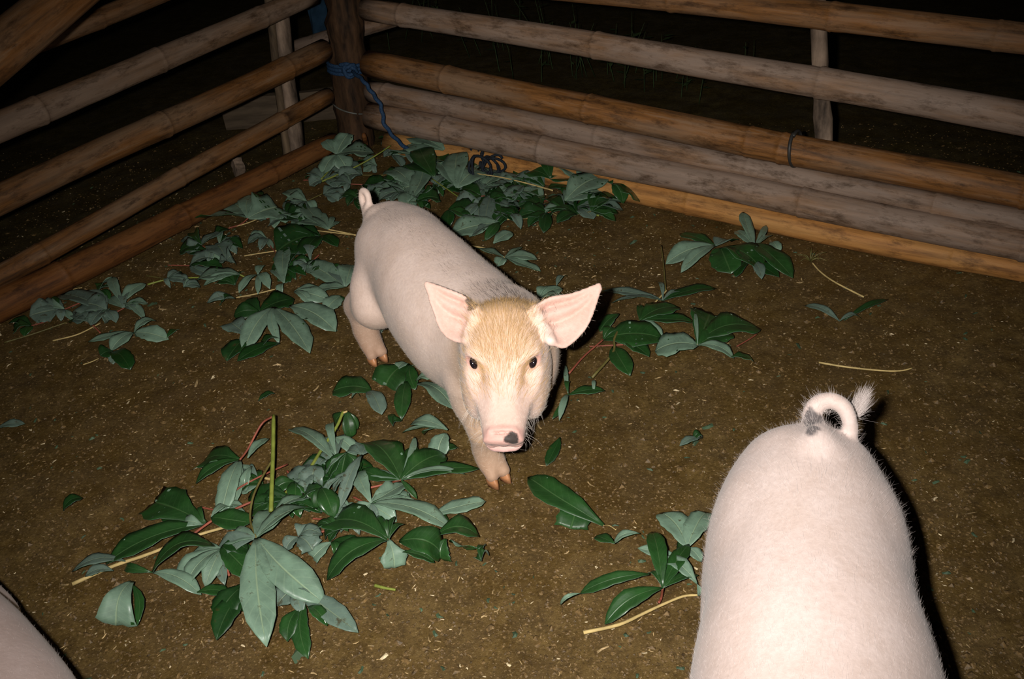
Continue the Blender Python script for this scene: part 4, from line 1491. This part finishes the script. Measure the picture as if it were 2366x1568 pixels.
lf('small glossy wet leaf hanging from the tip of the yellow-green stem', (802, 950), [(812, 1010, 30, 'd', {'zb': .055, 'zt': .012, 's': 'r'}), (784, 996, 26, 'd', {'zb': .05, 'zt': .01}), (826, 992, 16, 'd', {'zb': .05, 'zt': .012})], [(793, 953, .06)], 'pale', z=.05)
lf('folded grey-lilac leaf standing on edge in the heap', (836, 1050), [(784, 1178, 30, 'p', {'a': .02, 'o': 1}), (800, 1054, 16, 'p', {'o': 1}), (770, 1140, 20, 'p', {'b': (812, 1086), 'o': 1}), (748, 1160, 16, 'p', {'b': (790, 1100), 'o': 1}), (862, 1044, 22, 'p', {'o': 1})], z=.04, old=True)
lf('rounded glossy green leaf with a pale fold near the front hoof', (926, 1108), [(846, 1022, 80, 'd', {'s': 'r', 'a': .02}), (958, 1008, 17, 'p', {'zt': .04}), (962, 1030, 36, 'd'), (1030, 1050, 50, 'd', {'a': .016}), (1108, 1082, 36, 'd'), (1076, 1096, 16, 'p'), (964, 1152, 15, 'd'), (836, 1084, 26, 'd'), (842, 1096, 20, 'p')],
   [(890, 1118), (830, 1132)], 'red', z=.03)
lf('pale folded leaf with a straight stalk edge beside the front leg', (1034, 993), [(948, 980, 26, 'p'), (928, 1000, 12, 'p'), (1012, 1056, 48, 'p', {'s': 'r', 'b': (1030, 1000)}), (980, 1004, 24, 'p')], z=.04)
lf('small dark tip behind the pale folded leaf', (1026, 1050), [(1060, 1036, 24, 'd')], z=.012)
lf('pale leaf lying between the star leaf and the rounded leaf', (858, 1162), [(938, 1116, 42, 'p'), (826, 1090, 42, 'p', {'a': .016}), (818, 1194, 30, 'p'), (864, 1200, 34, 'p', {'o': 1}), (1044, 1222, 52, 'p', {'a': .014}), (948, 1166, 26, 'd'), (968, 1160, 8, 'p')], z=.026)
lf('dark lobe under the pale lobe pointing at the hoof', (955, 1190), [(1040, 1208, 34, 'd'), (985, 1186, 20, 'd')], z=.012, old=True)
lf('wet ragged pale lobe lying by itself below the front hoof', (1002, 1188), [(1122, 1158, 32, 'p', {'s': 'r'}), ], z=.012)
lf('glossy star-shaped green leaf with small central lobes', (898, 1246), [(762, 1208, 64, 'd', {'s': 'c', 'a': .02}), (755, 1340, 58, 'd', {'a': .02}), (874, 1190, 32, 'd', {'zt': .03}), (912, 1192, 16, 'd', {'zt': .045}), (934, 1210, 15, 'd', {'zt': .04}), (890, 1200, 12, 'd', {'zt': .05}), (1022, 1284, 58, 'd', {'a': .03, 'b': (922, 1250), 's': 'r'}), (911, 1310, 46, 'p', {'s': 'c'})],
   [(850, 1250), (812, 1240)], 'red', z=.04)
lf('dark drooping leaf at the open end of the star-shaped leaf', (1008, 1236), [(1108, 1240, 54, 'd', {'a': .02}), (1020, 1292, 40, 'd', {'s': 'c', 'b': (1030, 1244)}), (1004, 1300, 36, 'd', {'b': (930, 1275)}), (1078, 1270, 24, 'p', {'b': (1056, 1262)})], z=.03)
lf('single folded dark green lobe with a pale margin on bare soil below the snout', (1394, 1213), [(1219, 1102, 58, 'd', {'a': .018, 'f': .25, 'n': -.07}), (1256, 1128, 14, 'p', {'b': (1330, 1170), 'zb': .02, 'zt': .014, 'o': 0}), (1318, 1222, 56, 'd', {'b': (1330, 1150), 's': 'c'})], [(1408, 1214), (1424, 1224)], 'pale', 0.0008, z=.014)
lf('small crumpled dark wet leaf by itself beyond the drooping lobe', (1112, 1296), [(1122, 1260, 22, 'd', {'f': .9, 'zt': .02}), (1130, 1284, 18, 'd', {'f': .9}), (1100, 1290, 16, 'd', {'f': .8})], z=.016, old=True)
lf('flat muddy dark lobe trodden into the soil right of the snout', (1294, 1010), [(1262, 1076, 28, 'd', {'o': 1, 'a': .002, 'zt': .004})], z=.004, old=True)

# -- the leaf beside the near piglet
lf('dark spreading leaf beside the near piglet with one twisted lobe', (1531, 1358), [(1397, 1442, 46, 'd', {'a': .012}), (1339, 1372, 32, 'd', {'b': (1500, 1326), 'a': .016}), (1294, 1398, 9, 'p', {'b': (1342, 1370)}), (1497, 1326, 14, 'd', {'zt': .03}), (1506, 1228, 46, 'd', {'a': .02, 'zt': .035}), (1592, 1256, 42, 'd', {'zt': .03}), (1614, 1328, 22, 'd'), (1560, 1325, 14, 'd')],
   [(1528, 1380), (1522, 1392)], 'red', z=.03)
lf('twisted pale and dark lobe end curling off the spreading leaf', (1478, 1232), [(1418, 1256, 18, 'p', {'zb': .035, 'zt': .02}), (1376, 1238, 24, 'd', {'b': (1420, 1255)})], z=.03)
lf('pale narrow lobe laid over the spreading leaf', (1610, 1348), [(1532, 1288, 36, 'p', {'a': .012, 'zb': .03, 'zt': .03}), (1616, 1376, 18, 'p')], z=.03)
lf('pale lobe half hidden behind the spreading leaf', (1566, 1286), [(1473, 1266, 24, 'p')], z=.01)
lf('two-lobed pale leaf tucked against the near piglet', (1588, 1264), [(1528, 1184, 56, 'p', {'s': 'r'}), (1632, 1182, 56, 'p', {'s': 'r'}), (1620, 1298, 32, 'p'), (1566, 1280, 30, 'd', {'o': 1})], z=.02)
stalk('long yellow stalk turning orange under the spreading leaf', [(1348, 1461), (1429, 1443), (1480, 1420), (1531, 1396), (1579, 1377), (1614, 1374)], 0.0030, 0.0018, 'pale')

# -- right of the piglet's head
lf('narrow grey leaf just behind the tip of the piglet ear', (1531, 694), [(1391, 672, 20, 'p'), (1413, 700, 15, 'p'), (1654, 666, 26, 'd'), (1586, 678, 12, 'p'), (1520, 652, 12, 'p')], z=.014, old=True)
stalk('upright thin green twig beyond the narrow grey leaf', [(1528, 567, .03), (1534, 620, .02), (1538, 672, .008)], 0.0014, 0.0020, 'olive')
stalk('short yellow stalk crossing at the narrow grey leaf', [(1541, 670, .02), (1510, 702, .014), (1482, 731, .01)], 0.0020, 0.0022, 'pale')
lf('bright green leaf on a curving olive petiole', (1478, 740), [(1570, 710, 42, 'd'), (1606, 744, 32, 'd'), (1532, 781, 22, 'p'), (1386, 766, 36, 'd', {'b': (1430, 724)}), (1478, 703, 18, 'd'), (1500, 722, 20, 'd')],
   [(1440, 752, .03), (1420, 780, .03), (1416, 815, .024), (1368, 872, .012)], 'olive', 0.0026, z=.03)
lf('large dark leaf flat on soil under the curving olive petiole', (1394, 784), [(1532, 782, 58, 'd'), (1500, 824, 40, 'd', {'b': (1430, 786)}), (1456, 868, 46, 'd', {'b': (1417, 800)}), (1420, 758, 26, 'd')], [(1350, 822), (1315, 862)], 'red', z=.012)
stalk('red petiole lying under the large dark leaf', [(1362, 800), (1400, 798), (1440, 796)], 0.0016, 0.0016, 'red')
lf('leaf with a rounded pale lobe folded over and broad dark lobes', (1612, 797), [(1513, 812, 48, 'p', {'s': 'r', 'a': .014}), (1696, 828, 26, 'p', {'zt': .012}), (1742, 836, 26, 'd', {'b': (1690, 824)}), (1640, 722, 64, 'd', {'s': 'c'}), (1758, 760, 58, 'd', {'b': (1622, 782)}), (1606, 722, 11, 'p', {'zt': .04}), (1690, 768, 44, 'd')],
   [(1590, 804), (1566, 804)], 'pale', z=.024)
stalk('red twig beside the broad dark lobes', [(1702, 800), (1730, 784), (1748, 772)], 0.0014, 0.0014, 'red')
lf('narrow green leaf lying against the shadow of the piglet cheek', (1313, 912), [(1397, 902, 23, 'd'), (1306, 842, 12, 'p', {'zt': .02}), (1292, 972, 16, 'p'), (1276, 968, 14, 'd'), (1372, 878, 10, 'p', {'b': (1372, 908)}), (1316, 884, 12, 'd')], z=.012)
lf('far leaf heap against the orange rail, pale lobes to one side', (1653, 568), [(1538, 610, 34, 'p'), (1573, 630, 25, 'p'), (1570, 540, 22, 'd'), (1690, 558, 34, 'p', {'o': 1})], z=.02)
lf('pale leaf standing upright in the far heap', (1744, 570), [(1717, 489, 32, 'p', {'zt': .05, 's': ''}), (1770, 520, 16, 'p', {'zt': .03}), (1700, 532, 26, 'p', {'zt': .03}), (1782, 545, 14, 'p', {'zt': .02})], z=.024)
lf('big dark leaf lying over the far heap', (1664, 572), [(1832, 642, 46, 'd', {'b': (1740, 562), 'a': .02}), (1690, 632, 64, 'd', {'s': 'r'}), (1762, 628, 66, 'd', {'a': .02}), (1800, 590, 24, 'p', {'b': (1780, 560)}), (1650, 618, 36, 'd')], z=.026)
lf('shaded leaf under the dark leaf of the far heap', (1730, 600), [(1800, 640, 30, 'd'), (1760, 645, 26, 'p', {'o': 1}), (1700, 640, 26, 'd'), (1812, 612, 30, 'd')], z=.012, old=True)
stalk('yellow stalk curving away from the far heap onto bare soil', [(1876, 606), (1896, 628), (1930, 652), (1996, 686)], 0.0018, 0.0022, 'pale')
lf('faint trodden pale leaf near the dark side of the pen', (1940, 742), [(1859, 706, 15, 'p', {'o': 1}), (2052, 692, 13, 'd', {'o': 1, 'b': (1950, 740)}), (1990, 736, 14, 'p', {'o': 1})], z=.008, old=True)
stalk('pale orange stalk lying alone beyond the curled pig tail', [(1892, 837), (1960, 848), (2040, 856), (2082, 856), (2108, 850)], 0.0022, 0.0014, 'pale')
lf('torn muddy leaf scrap nearest the curled pig tail', (1622, 1012), [(1570, 1030, 18, 'p', {'o': 1}), (1600, 1018, 16, 'd', {'o': 1})], z=.006, old=True)

_dt = at(1872, 606, 0.0)
tuft = thing('dry_tuft', 'small dry brown tuft at the end of the yellow stalk past the far heap', 'tuft', (_dt[0], _dt[1], 0))
for q in range(16):
    a = LEAF_RNG.uniform(0, 6.28)
    e = _dt + np.array([math.cos(a), math.sin(a), 0]) * LEAF_RNG.uniform(.015, .04) + np.array([0, 0, LEAF_RNG.uniform(.004, .03)])
    stem_obj('frond', [_dt + np.array([0, 0, .004]), (_dt + e) / 2 + np.array([0, 0, .010]), e], 0.0014, 0.0006, M_STEM_OLIVE, tuft, 6)

# -- under and beside the piglet's belly
lf('dark oval leaf with a fly-blown shine beside the belly', (857, 900), [(768, 905, 44, 'd', {'s': 'r'}), (832, 916, 14, 'p', {'b': (812, 920)})], z=.014)
lf('spotted pale oval lobe next to the dark oval leaf', (852, 902), [(882, 958, 38, 'p', {'s': 'r'})], z=.010, old=True)
lf('dark leaf sticking out under the belly', (946, 842), [(890, 893, 44, 'd', {'s': 'c'}), (928, 970, 40, 'd', {'b': (940, 880)}), (916, 856, 20, 'p'), (960, 900, 40, 'd')], z=.012)
lf('pale wide lobe under the belly close to the front leg', (960, 880), [(1048, 946, 56, 'p', {'s': 'r', 'b': (965, 884)}), (1010, 876, 26, 'p')], z=.016)
lf('tiny dark leaf scrap below the leaf under the belly', (908, 984), [(904, 956, 18, 'd', {'o': 1}), (930, 972, 12, 'd')], z=.008, old=True)
lf('pale leaf glimpsed between the hind leg and the belly', (870, 740), [(862, 792, 26, 'p'), (880, 770, 20, 'p')], z=.01, old=True)

# -- left of the piglet's hind leg
lf('large pale leaf with wide lobes beside the hind hoof', (632, 709), [(776, 766, 58, 'p', {'b': (668, 706), 'a': .012}), (716, 816, 62, 'p', {'a': .012}), (645, 795, 26, 'p'), (562, 814, 42, 'p')], z=.03)
lf('narrow pale leaf end above the large pale leaf', (680, 674), [(762, 694, 29, 'p'), (720, 706, 22, 'p'), (748, 668, 16, 'p')], z=.03)
lf('square-ended pale lobe beside the large pale leaf', (579, 778), [(532, 744, 38, 'p', {'s': 'c'}), (562, 800, 18, 'p')], z=.016, old=True)
lf('dark leaf under the large pale leaf', (600, 720), [(524, 834, 46, 'd', {'b': (568, 782)}), (548, 834, 26, 'd', {'b': (646, 792)}), (560, 700, 40, 'd'), (680, 690, 44, 'd'), (540, 730, 24, 'd'), (648, 782, 24, 'd', {'b': (600, 806)})], z=.010, old=True)
lf('single broad pale leaf on the yellow stalk end', (554, 634), [(452, 648, 42, 'p', {'s': ''}), (470, 660, 14, 'p')], [(566, 640)], 'green', z=.02)
lf('upright pale leaf in the middle of the litter beside the hind leg', (656, 654), [(657, 570, 42, 'p', {'a': .015}), (628, 622, 24, 'p'), (650, 684, 20, 'p', {'zt': .01})], z=.022)
lf('pale wide-lobed leaf against the thigh of the piglet', (798, 662), [(706, 606, 44, 'p'), (812, 612, 56, 'p'), (728, 670, 24, 'p'), (768, 616, 40, 'p', {'o': 1})], z=.022)
lf('small torn pale lobe beyond the leaf at the thigh', (717, 600), [(722, 562, 24, 'p', {'s': 'c'})], z=.012, old=True)
lf('pale lobe pointing away from the hock', (790, 684), [(750, 722, 30, 'p'), (776, 700, 24, 'd')], z=.014)
lf('crumpled pale leaf on an orange petiole behind the piglet', (759, 530), [(706, 470, 38, 'p', {'s': 'r'}), (684, 514, 26, 'p'), (768, 500, 13, 'p'), (786, 512, 10, 'p'), (730, 492, 22, 'p')], [(790, 536), (822, 543)], 'pale', z=.022)
lf('dark wilted leaf behind the hind leg', (740, 545), [(640, 582, 60, 'd', {'o': 1}), (700, 590, 44, 'd', {'o': 1}), (664, 536, 30, 'd'), (780, 570, 30, 'd')], z=.008, old=True)
lf('three-lobed pale leaf beside the lowest rusty rail', (573, 504), [(444, 514, 38, 'p'), (540, 470, 42, 'p', {'s': 'c', 'b': (576, 500)}), (586, 450, 40, 'p', {'zt': .03}), (642, 478, 40, 'p', {'s': 'c'}), (604, 440, 20, 'd')], [(556, 518), (528, 527)], 'red', z=.02)
stalk('yellow petiole lying below the three-lobed pale leaf', [(529, 527), (575, 514), (612, 498)], 0.0018, 0.0016, 'pale')
lf('bluish pale lobe lying below the three-lobed leaf', (524, 602), [(500, 564, 46, 'p', {'s': 'c', 'o': 1}), (540, 600, 26, 'p'), (506, 606, 20, 'p')], z=.014, old=True)
lf('narrow bluish lobe close to the lowest rusty rail', (529, 530), [(464, 566, 25, 'p', {'o': 1}), (500, 548, 20, 'd')], z=.012, old=True)
stalk('broken white straw crossing the litter behind the hind leg', [(564, 591), (600, 585), (640, 579)], 0.0018, 0.0016, 'pale')
stalk('second pale straw just above the large pale leaf', [(546, 687), (590, 679), (635, 668)], 0.0018, 0.0016, 'pale')
stalk('orange stalk end disappearing under the piglet thigh', [(686, 516), (720, 530), (770, 537), (822, 543)], 0.0018, 0.0016, 'pale')
lf('little fan of narrow pale lobes above the second pale straw', (596, 634), [(624, 668, 24, 'p'), (596, 680, 15, 'p'), (552, 677, 16, 'p'), (610, 612, 18, 'p')], z=.014)
lf('thin grey lobe lying level with the second pale straw', (543, 690), [(478, 700, 15, 'p', {'o': 1}), (510, 700, 10, 'd')], z=.01, old=True)
lf('grey leaf bundle at the foot of the crumpled pale leaf', (690, 530), [(664, 520, 22, 'p'), (700, 548, 24, 'd'), (720, 520, 20, 'p')], z=.012, old=True)

# -- by the lowest rusty rail
lf('slim three-lobed leaf standing clear at the yellow-green stalk', (281, 699), [(259, 640, 28, 'p'), (337, 654, 21, 'p'), (334, 738, 21, 'p')], z=.016)
stalk('yellow-green stalk reaching from the slim three-lobed leaf', [(341, 657), (387, 645), (430, 642), (480, 640)], 0.0026, 0.0016, 'green')
lf('low pale leaf heap half lost in the dark by the rail', (246, 716), [(142, 680, 50, 'p', {'o': 1}), (166, 742, 42, 'p', {'o': 1}), (200, 670, 34, 'p', {'o': 1}), (268, 746, 30, 'p', {'o': 1}), (210, 752, 30, 'p', {'o': 1}), (186, 706, 50, 'p', {'o': 1})], z=.016, old=True)
lf('dim bluish leaf at the dark end of the low heap', (136, 714), [(68, 730, 36, 'p', {'o': 1}), (110, 690, 28, 'd'), (84, 716, 24, 'p', {'o': 1})], z=.012, old=True)
lf('pale leaf with a white midrib and one dark tip clear of the rail', (310, 768), [(362, 741, 20, 'p'), (390, 784, 31, 'p'), (203, 790, 15, 'p'), (256, 811, 28, 'p'), (414, 762, 12, 'd', {'b': (386, 780)})], z=.016)
lf('round dark leaf below the leaf with a white midrib', (262, 812), [(302, 854, 40, 'd', {'s': 'r'}), (232, 822, 22, 'd'), (262, 842, 24, 'p')], z=.010, old=True)
stalk('long yellow stalk below the low pale heap', [(122, 787), (180, 772), (232, 746)], 0.0018, 0.0016, 'pale')
stalk('longest yellow stalk reaching toward the dark edge of the pen', [(10, 791), (80, 770), (155, 744)], 0.0020, 0.0016, 'olive')
stalk('thin yellow straw against the lowest rusty rail', [(118, 680), (150, 672), (190, 664)], 0.0014, 0.0012, 'pale')
lf('single dim lobe alone at the dark edge of the pen', (-6, 988), [(58, 979, 17, 'p', {'o': 1})], z=.006, old=True)
lf('small dark scrap alone on bare soil between heap and rail', (597, 926), [(636, 908, 15, 'd', {'o': 1})], z=.006, old=True)
lf('dark trodden scrap on the open soil above the leaf heap', (146, 1180), [(192, 1150, 22, 'd', {'o': 1})], z=.006, old=True)
stalk('short straw beside the round dark leaf', [(192, 842), (210, 836), (228, 828)], 0.0014, 0.0012, 'pale')

# -- the pile in the fence corner
lf('topmost pale leaf leaning against the foot of the corner post', (778, 356), [(750, 322, 30, 'p', {'zt': .08}), (806, 308, 36, 'p', {'zt': .10, 's': 'r'}), (864, 354, 42, 'p', {'zt': .05}), (802, 394, 46, 'p'), (746, 404, 32, 'p')], z=.05)
stalk('yellow-green forked stalk in front of the corner post', [(744, 419, .02), (820, 386, .03), (870, 358, .05), (903, 336, .06)], 0.0030, 0.0018, 'green')
stalk('shorter fork of yellow-green stalk by the corner post', [(742, 414, .02), (770, 384, .03), (798, 358, .05)], 0.0024, 0.0016, 'green')
lf('pale leaf behind the end of the blue rope', (1026, 346), [(948, 318, 42, 'p', {'zt': .06}), (934, 340, 40, 'p', {'zt': .05}), (900, 350, 34, 'p'), (980, 310, 24, 'p', {'zt': .07})], z=.05)
lf('dark leaf with a ridge in front of the blue rope end', (1004, 408), [(968, 342, 56, 'd', {'zt': .06, 'a': .02}), (940, 380, 40, 'd'), (1010, 372, 30, 'd')], z=.05)
lf('broad pale leaf beneath the cord tangle', (1056, 434), [(1060, 352, 62, 'p', {'zt': .06, 'a': .02}), (1108, 392, 50, 'p', {'zt': .04}), (1012, 374, 40, 'p', {'zt': .05}), (1050, 398, 20, 'p')], z=.04)
lf('pale leaf pointing across the pile behind the piglet rump', (952, 430), [(898, 392, 52, 'p', {'zt': .04}), (918, 444, 40, 'p'), (900, 420, 34, 'p')], z=.035)
lf('bluish pale leaf standing just over the piglet rump', (944, 466), [(976, 382, 46, 'p', {'zt': .05}), (1002, 440, 44, 'p', {'zt': .03}), (930, 450, 30, 'p'), (990, 466, 34, 'p')], z=.03)
stalk('long straight yellow stalk slanting over the pile', [(997, 412, .05), (1060, 455, .04), (1122, 494, .02)], 0.0018, 0.0018, 'green')
stalk('pink and yellow stalk lying level over the pile', [(1065, 397, .05), (1150, 408, .045), (1220, 424, .04), (1278, 440, .035)], 0.0018, 0.0022, 'pale')
stalk('green stalk low in the pile', [(1156, 440, .03), (1208, 450, .03), (1258, 457, .02)], 0.0022, 0.0022, 'green')
stalk('pale broken stick at the front edge of the pile', [(1152, 508), (1210, 504), (1272, 500)], 0.0022, 0.0022, 'pale')
stalk('thin upright straw in the pile beside the slanting stalk', [(1100, 440, .03), (1106, 462, .02), (1110, 480, .01)], 0.0014, 0.0014, 'pale')
lf('curling grey-green leaf at the front of the pile', (1136, 448), [(1118, 532, 36, 'p', {'o': 1, 'a': .015}), (1152, 520, 28, 'd'), (1160, 480, 26, 'd'), (1110, 486, 30, 'd')], z=.03)
lf('pale lobe reaching out of the pile along the back of the piglet', (1154, 514), [(1040, 540, 36, 'p'), (1084, 548, 24, 'p', {'o': 1}), (1120, 556, 20, 'd')], z=.02)
lf('long-fingered pale leaf on the soil behind the piglet back', (1166, 595), [(1242, 600, 22, 'p'), (1249, 627, 26, 'p'), (1150, 616, 26, 'p'), (1098, 574, 26, 'p'), (1184, 536, 22, 'p', {'b': (1140, 562)}), (1206, 570, 14, 'p')], [(1130, 576), (1080, 566)], 'pale', z=.014)
lf('small pale lobe on bare soil above the piglet ear', (1244, 690), [(1300, 666, 24, 'p', {'zt': .02}), (1262, 664, 20, 'p'), (1310, 692, 20, 'p')], z=.012)
lf('little blue-grey scrap on bare soil behind the ear', (1286, 660), [(1310, 638, 16, 'p', {'o': 1})], z=.006, old=True)
lf('dark leaf at the outer end of the pile against the orange rail', (1414, 424), [(1478, 466, 58, 'd', {'s': 'r', 'zt': .02}), (1440, 470, 36, 'd'), (1380, 412, 30, 'd')], z=.05)
lf('pale leaf humped over the outer end of the pile', (1306, 464), [(1400, 410, 52, 'p', {'zt': .05, 'a': .02}), (1360, 452, 36, 'p'), (1330, 484, 30, 'p', {'o': 1}), (1400, 440, 34, 'p')], z=.03)
lf('pale lobe propped up on the orange rail', (1338, 424), [(1286, 386, 36, 'p', {'zt': .06}), (1344, 390, 30, 'p', {'zt': .06}), (1300, 420, 30, 'd')], z=.04)
lf('dark upright leaf in front of the orange rail', (1272, 412), [(1258, 372, 28, 'd', {'zt': .07}), (1220, 398, 30, 'd', {'zt': .04}), (1300, 400, 24, 'd')], z=.035)
lf('soft grey leaf at the outer front corner of the pile', (1330, 478), [(1372, 506, 34, 'p', {'o': 1}), (1440, 486, 30, 'p', {'o': 1}), (1420, 470, 30, 'd'), (1300, 500, 26, 'd'), (1390, 490, 24, 'd')], [(1360, 492), (1384, 498)], 'green', z=.02, old=True)

# limp leaves filling the body of the corner pile and its fringe
FILL = [('in the corner pile', 'leaves in the corner pile', [(900, 330), (1040, 345), (1180, 395), (1400, 430), (1450, 478), (1300, 505), (1120, 520), (960, 470), (880, 440)], 46, .03, 0.5, (46, 92)),
        ('behind the piglet tail', 'leaves behind the tail', [(690, 410), (900, 370), (880, 440), (820, 470), (720, 470), (640, 450)], 9, .012, 0.5, (36, 70)),
        ('in the trodden litter', 'leaves between hind leg and rail', [(440, 540), (640, 470), (800, 500), (800, 640), (700, 680), (520, 660), (420, 600)], 20, .010, 0.5, (34, 74)),
        ('along the rusty rail', 'leaves along the rusty rail', [(40, 760), (240, 660), (420, 590), (460, 640), (340, 720), (120, 800)], 10, .010, 0.6, (36, 74)),
        ('tucked into the heap', 'leaves under the heap', [(470, 1180), (640, 1090), (800, 1060), (900, 1140), (860, 1230), (700, 1290), (560, 1330), (440, 1290)], 16, .012, 0.5, (50, 95))]
MARKS = [(820, 340, 'the corner post foot'), (950, 350, 'the blue rope end'), (1118, 365, 'the cord tangle'), (842, 450, 'the piglet tail'), (930, 480, 'the piglet rump'), (1060, 455, 'the slanting yellow stalk'),
         (1180, 415, 'the level pink stalk'), (1210, 505, 'the broken pale stick'), (1440, 450, 'the outer dark leaf'), (1350, 430, 'the humped pale leaf'), (572, 503, 'the three-lobed rail leaf'), (600, 585, 'the broken white straw'),
         (656, 620, 'the upright pale leaf'), (740, 510, 'the orange-stalked leaf'), (800, 680, 'the hind leg'), (281, 699, 'the slim three-lobed leaf'), (200, 710, 'the low pale heap'), (310, 768, 'the leaf with white midrib'),
         (628, 1120, 'the thick standing stem'), (592, 1242, 'the largest pale leaf'), (898, 1246, 'the glossy star leaf'), (926, 1108, 'the rounded glossy leaf'), (514, 1268, 'the grey-green fan leaf'), (780, 1050, 'the pale long-lobed leaf')]
USED = set()
WORDN = {3: 'three', 4: 'four', 5: 'five'}


def in_poly(p, poly):
    r = False
    for (x1, y1), (x2, y2) in zip(poly, poly[1:] + poly[:1]):
        if (y1 > p[1]) != (y2 > p[1]) and p[0] < (x2 - x1) * (p[1] - y1) / (y2 - y1) + x1:
            r = not r
    return r


for where, group, poly, count, z, pale, size in FILL:
    xs, ys = [p[0] for p in poly], [p[1] for p in poly]
    k = tries = 0
    while k < count and tries < 4000:
        tries += 1
        x, y = LEAF_RNG.uniform(min(xs), max(xs)), LEAF_RNG.uniform(min(ys), max(ys))
        if not in_poly((x, y), poly):
            continue
        sd = 'p' if LEAF_RNG.random() < pale else 'd'
        mixed = LEAF_RNG.random() < 0.35
        a0 = LEAF_RNG.uniform(0, 6.28)
        nl = int(LEAF_RNG.integers(3, 6))
        big = LEAF_RNG.random()
        mx, my, mk = min(MARKS, key=lambda m: (m[0] - x) ** 2 + (2 * (m[1] - y)) ** 2)
        rel = 'beside' if abs(y - my) < 0.3 * abs(x - mx) else ('just above' if y < my else 'just below')
        label = f"{'large' if big > .66 else 'middling' if big > .33 else 'small'} {'pale and dark' if mixed else 'pale' if sd == 'p' else 'dark'} {WORDN[nl]}-lobed leaf {rel} {mk} {where}"
        if label in USED or len(label.replace('-', ' ').split()) > 16:
            continue
        USED.add(label)
        k += 1
        L = []
        for q in range(nl):
            a = a0 + (q - (nl - 1) / 2) * 0.66 + LEAF_RNG.normal(0, 0.15)
            ln = (size[0] + (size[1] - size[0]) * big) * LEAF_RNG.uniform(0.75, 1.1)
            s2 = sd if not (mixed and q % 2) else ('d' if sd == 'p' else 'p')
            L.append((x + math.cos(a) * ln, y + math.sin(a) * ln * 0.55, ln * LEAF_RNG.uniform(.30, .46), s2, {'o': LEAF_RNG.random() < .6, 'zt': LEAF_RNG.uniform(.004, z), 'f': LEAF_RNG.uniform(0, .5), 's': 'c' if LEAF_RNG.random() < .15 else ''}))
        lf(label, (x, y), L, [(x - math.cos(a0) * 50, y - math.sin(a0) * 28)] if LEAF_RNG.random() < 0.5 else None, 'olive' if LEAF_RNG.random() < 0.5 else 'red', 0.0016, z * 0.7, True, group)


# ------------------------------------------------------------------ trodden litter and crumbs (uncountable)
def flecks(name, label, count, mat, size, density, seed, thick=0.3, lift=0.0):
    rg = np.random.default_rng(seed)
    V, F = [], []
    n = 0
    while n < count:
        x, y = rg.uniform(-60, 2430), rg.uniform(280, 1600)
        if rg.random() > density(x, y):
            continue
        c = at(x, y, 0.0)
        if c[1] > 3.3 or abs(c[0]) > 2:
            continue
        c[2] = soil_height(c[0], c[1]) + 0.001 + lift
        l = rg.uniform(*size) * (2.2 if rg.random() < 0.06 else 1)
        w = l * rg.uniform(thick * 0.5, thick)
        a = rg.uniform(0, 6.28)
        dx, dy = np.array([math.cos(a), math.sin(a), rg.normal(0, 0.15)]), np.array([-math.sin(a), math.cos(a), rg.normal(0, 0.2)])
        h = w * rg.uniform(0.3, 0.7)
        b = len(V)
        bend = rg.normal(0, 0.10) * l
        V += [c - dx * l / 2 - dy * w / 2, c - dx * l / 2 + dy * w / 2, c + dy * (w / 2 + bend), c + dx * l / 2 + dy * w / 3, c + dx * l / 2 - dy * w / 3, c + dy * (bend - w / 2), c + np.array([0, 0, h]) + dy * bend * 0.9 - dx * l * .1]
        F += [(b, b + 5, b + 6), (b + 5, b + 4, b + 6), (b + 4, b + 3, b + 6), (b + 3, b + 2, b + 6), (b + 2, b + 1, b + 6), (b + 1, b, b + 6)]
        n += 1
    o = mesh_obj(name, V, F, mat, None, False)
    o['kind'] = 'stuff'
    o['label'] = label
    o['category'] = 'litter'
    return o


def blob(x, y, cx, cy, rx, ry):
    return math.exp(-((x - cx) / rx) ** 2 - ((y - cy) / ry) ** 2)


DENS = lambda x, y: 0.05 + 0.75 * blob(x, y, 1350, 580, 210, 80) + 0.45 * blob(x, y, 480, 570, 300, 90) + 0.12 * blob(x, y, 1300, 720, 400, 120) + 0.1 * blob(x, y, 450, 850, 500, 260) + 0.06 * blob(x, y, 800, 500, 900, 200)
flecks('straw_litter', 'straw bits trodden into the soil', 2400, M_STRAW, (0.003, 0.011), DENS, 3, 0.24)
flecks('chaff_litter', 'pale chaff specks scattered over the soil', 1500, M_CHAFF, (0.002, 0.006), DENS, 9, 0.5, 0.001)
flecks('soil_crumbs', 'small clods and crumbs of the damp soil', 26000, M_CLOD, (0.0018, 0.0065), lambda x, y: 0.5, 4, 0.9)
flecks('leaf_scraps', 'tiny green leaf scraps trodden into the soil', 420, M_SCRAP, (0.005, 0.014), lambda x, y: 0.05 + 0.5 * blob(x, y, 560, 600, 300, 120) + 0.3 * blob(x, y, 1300, 560, 250, 120), 5, 0.6)
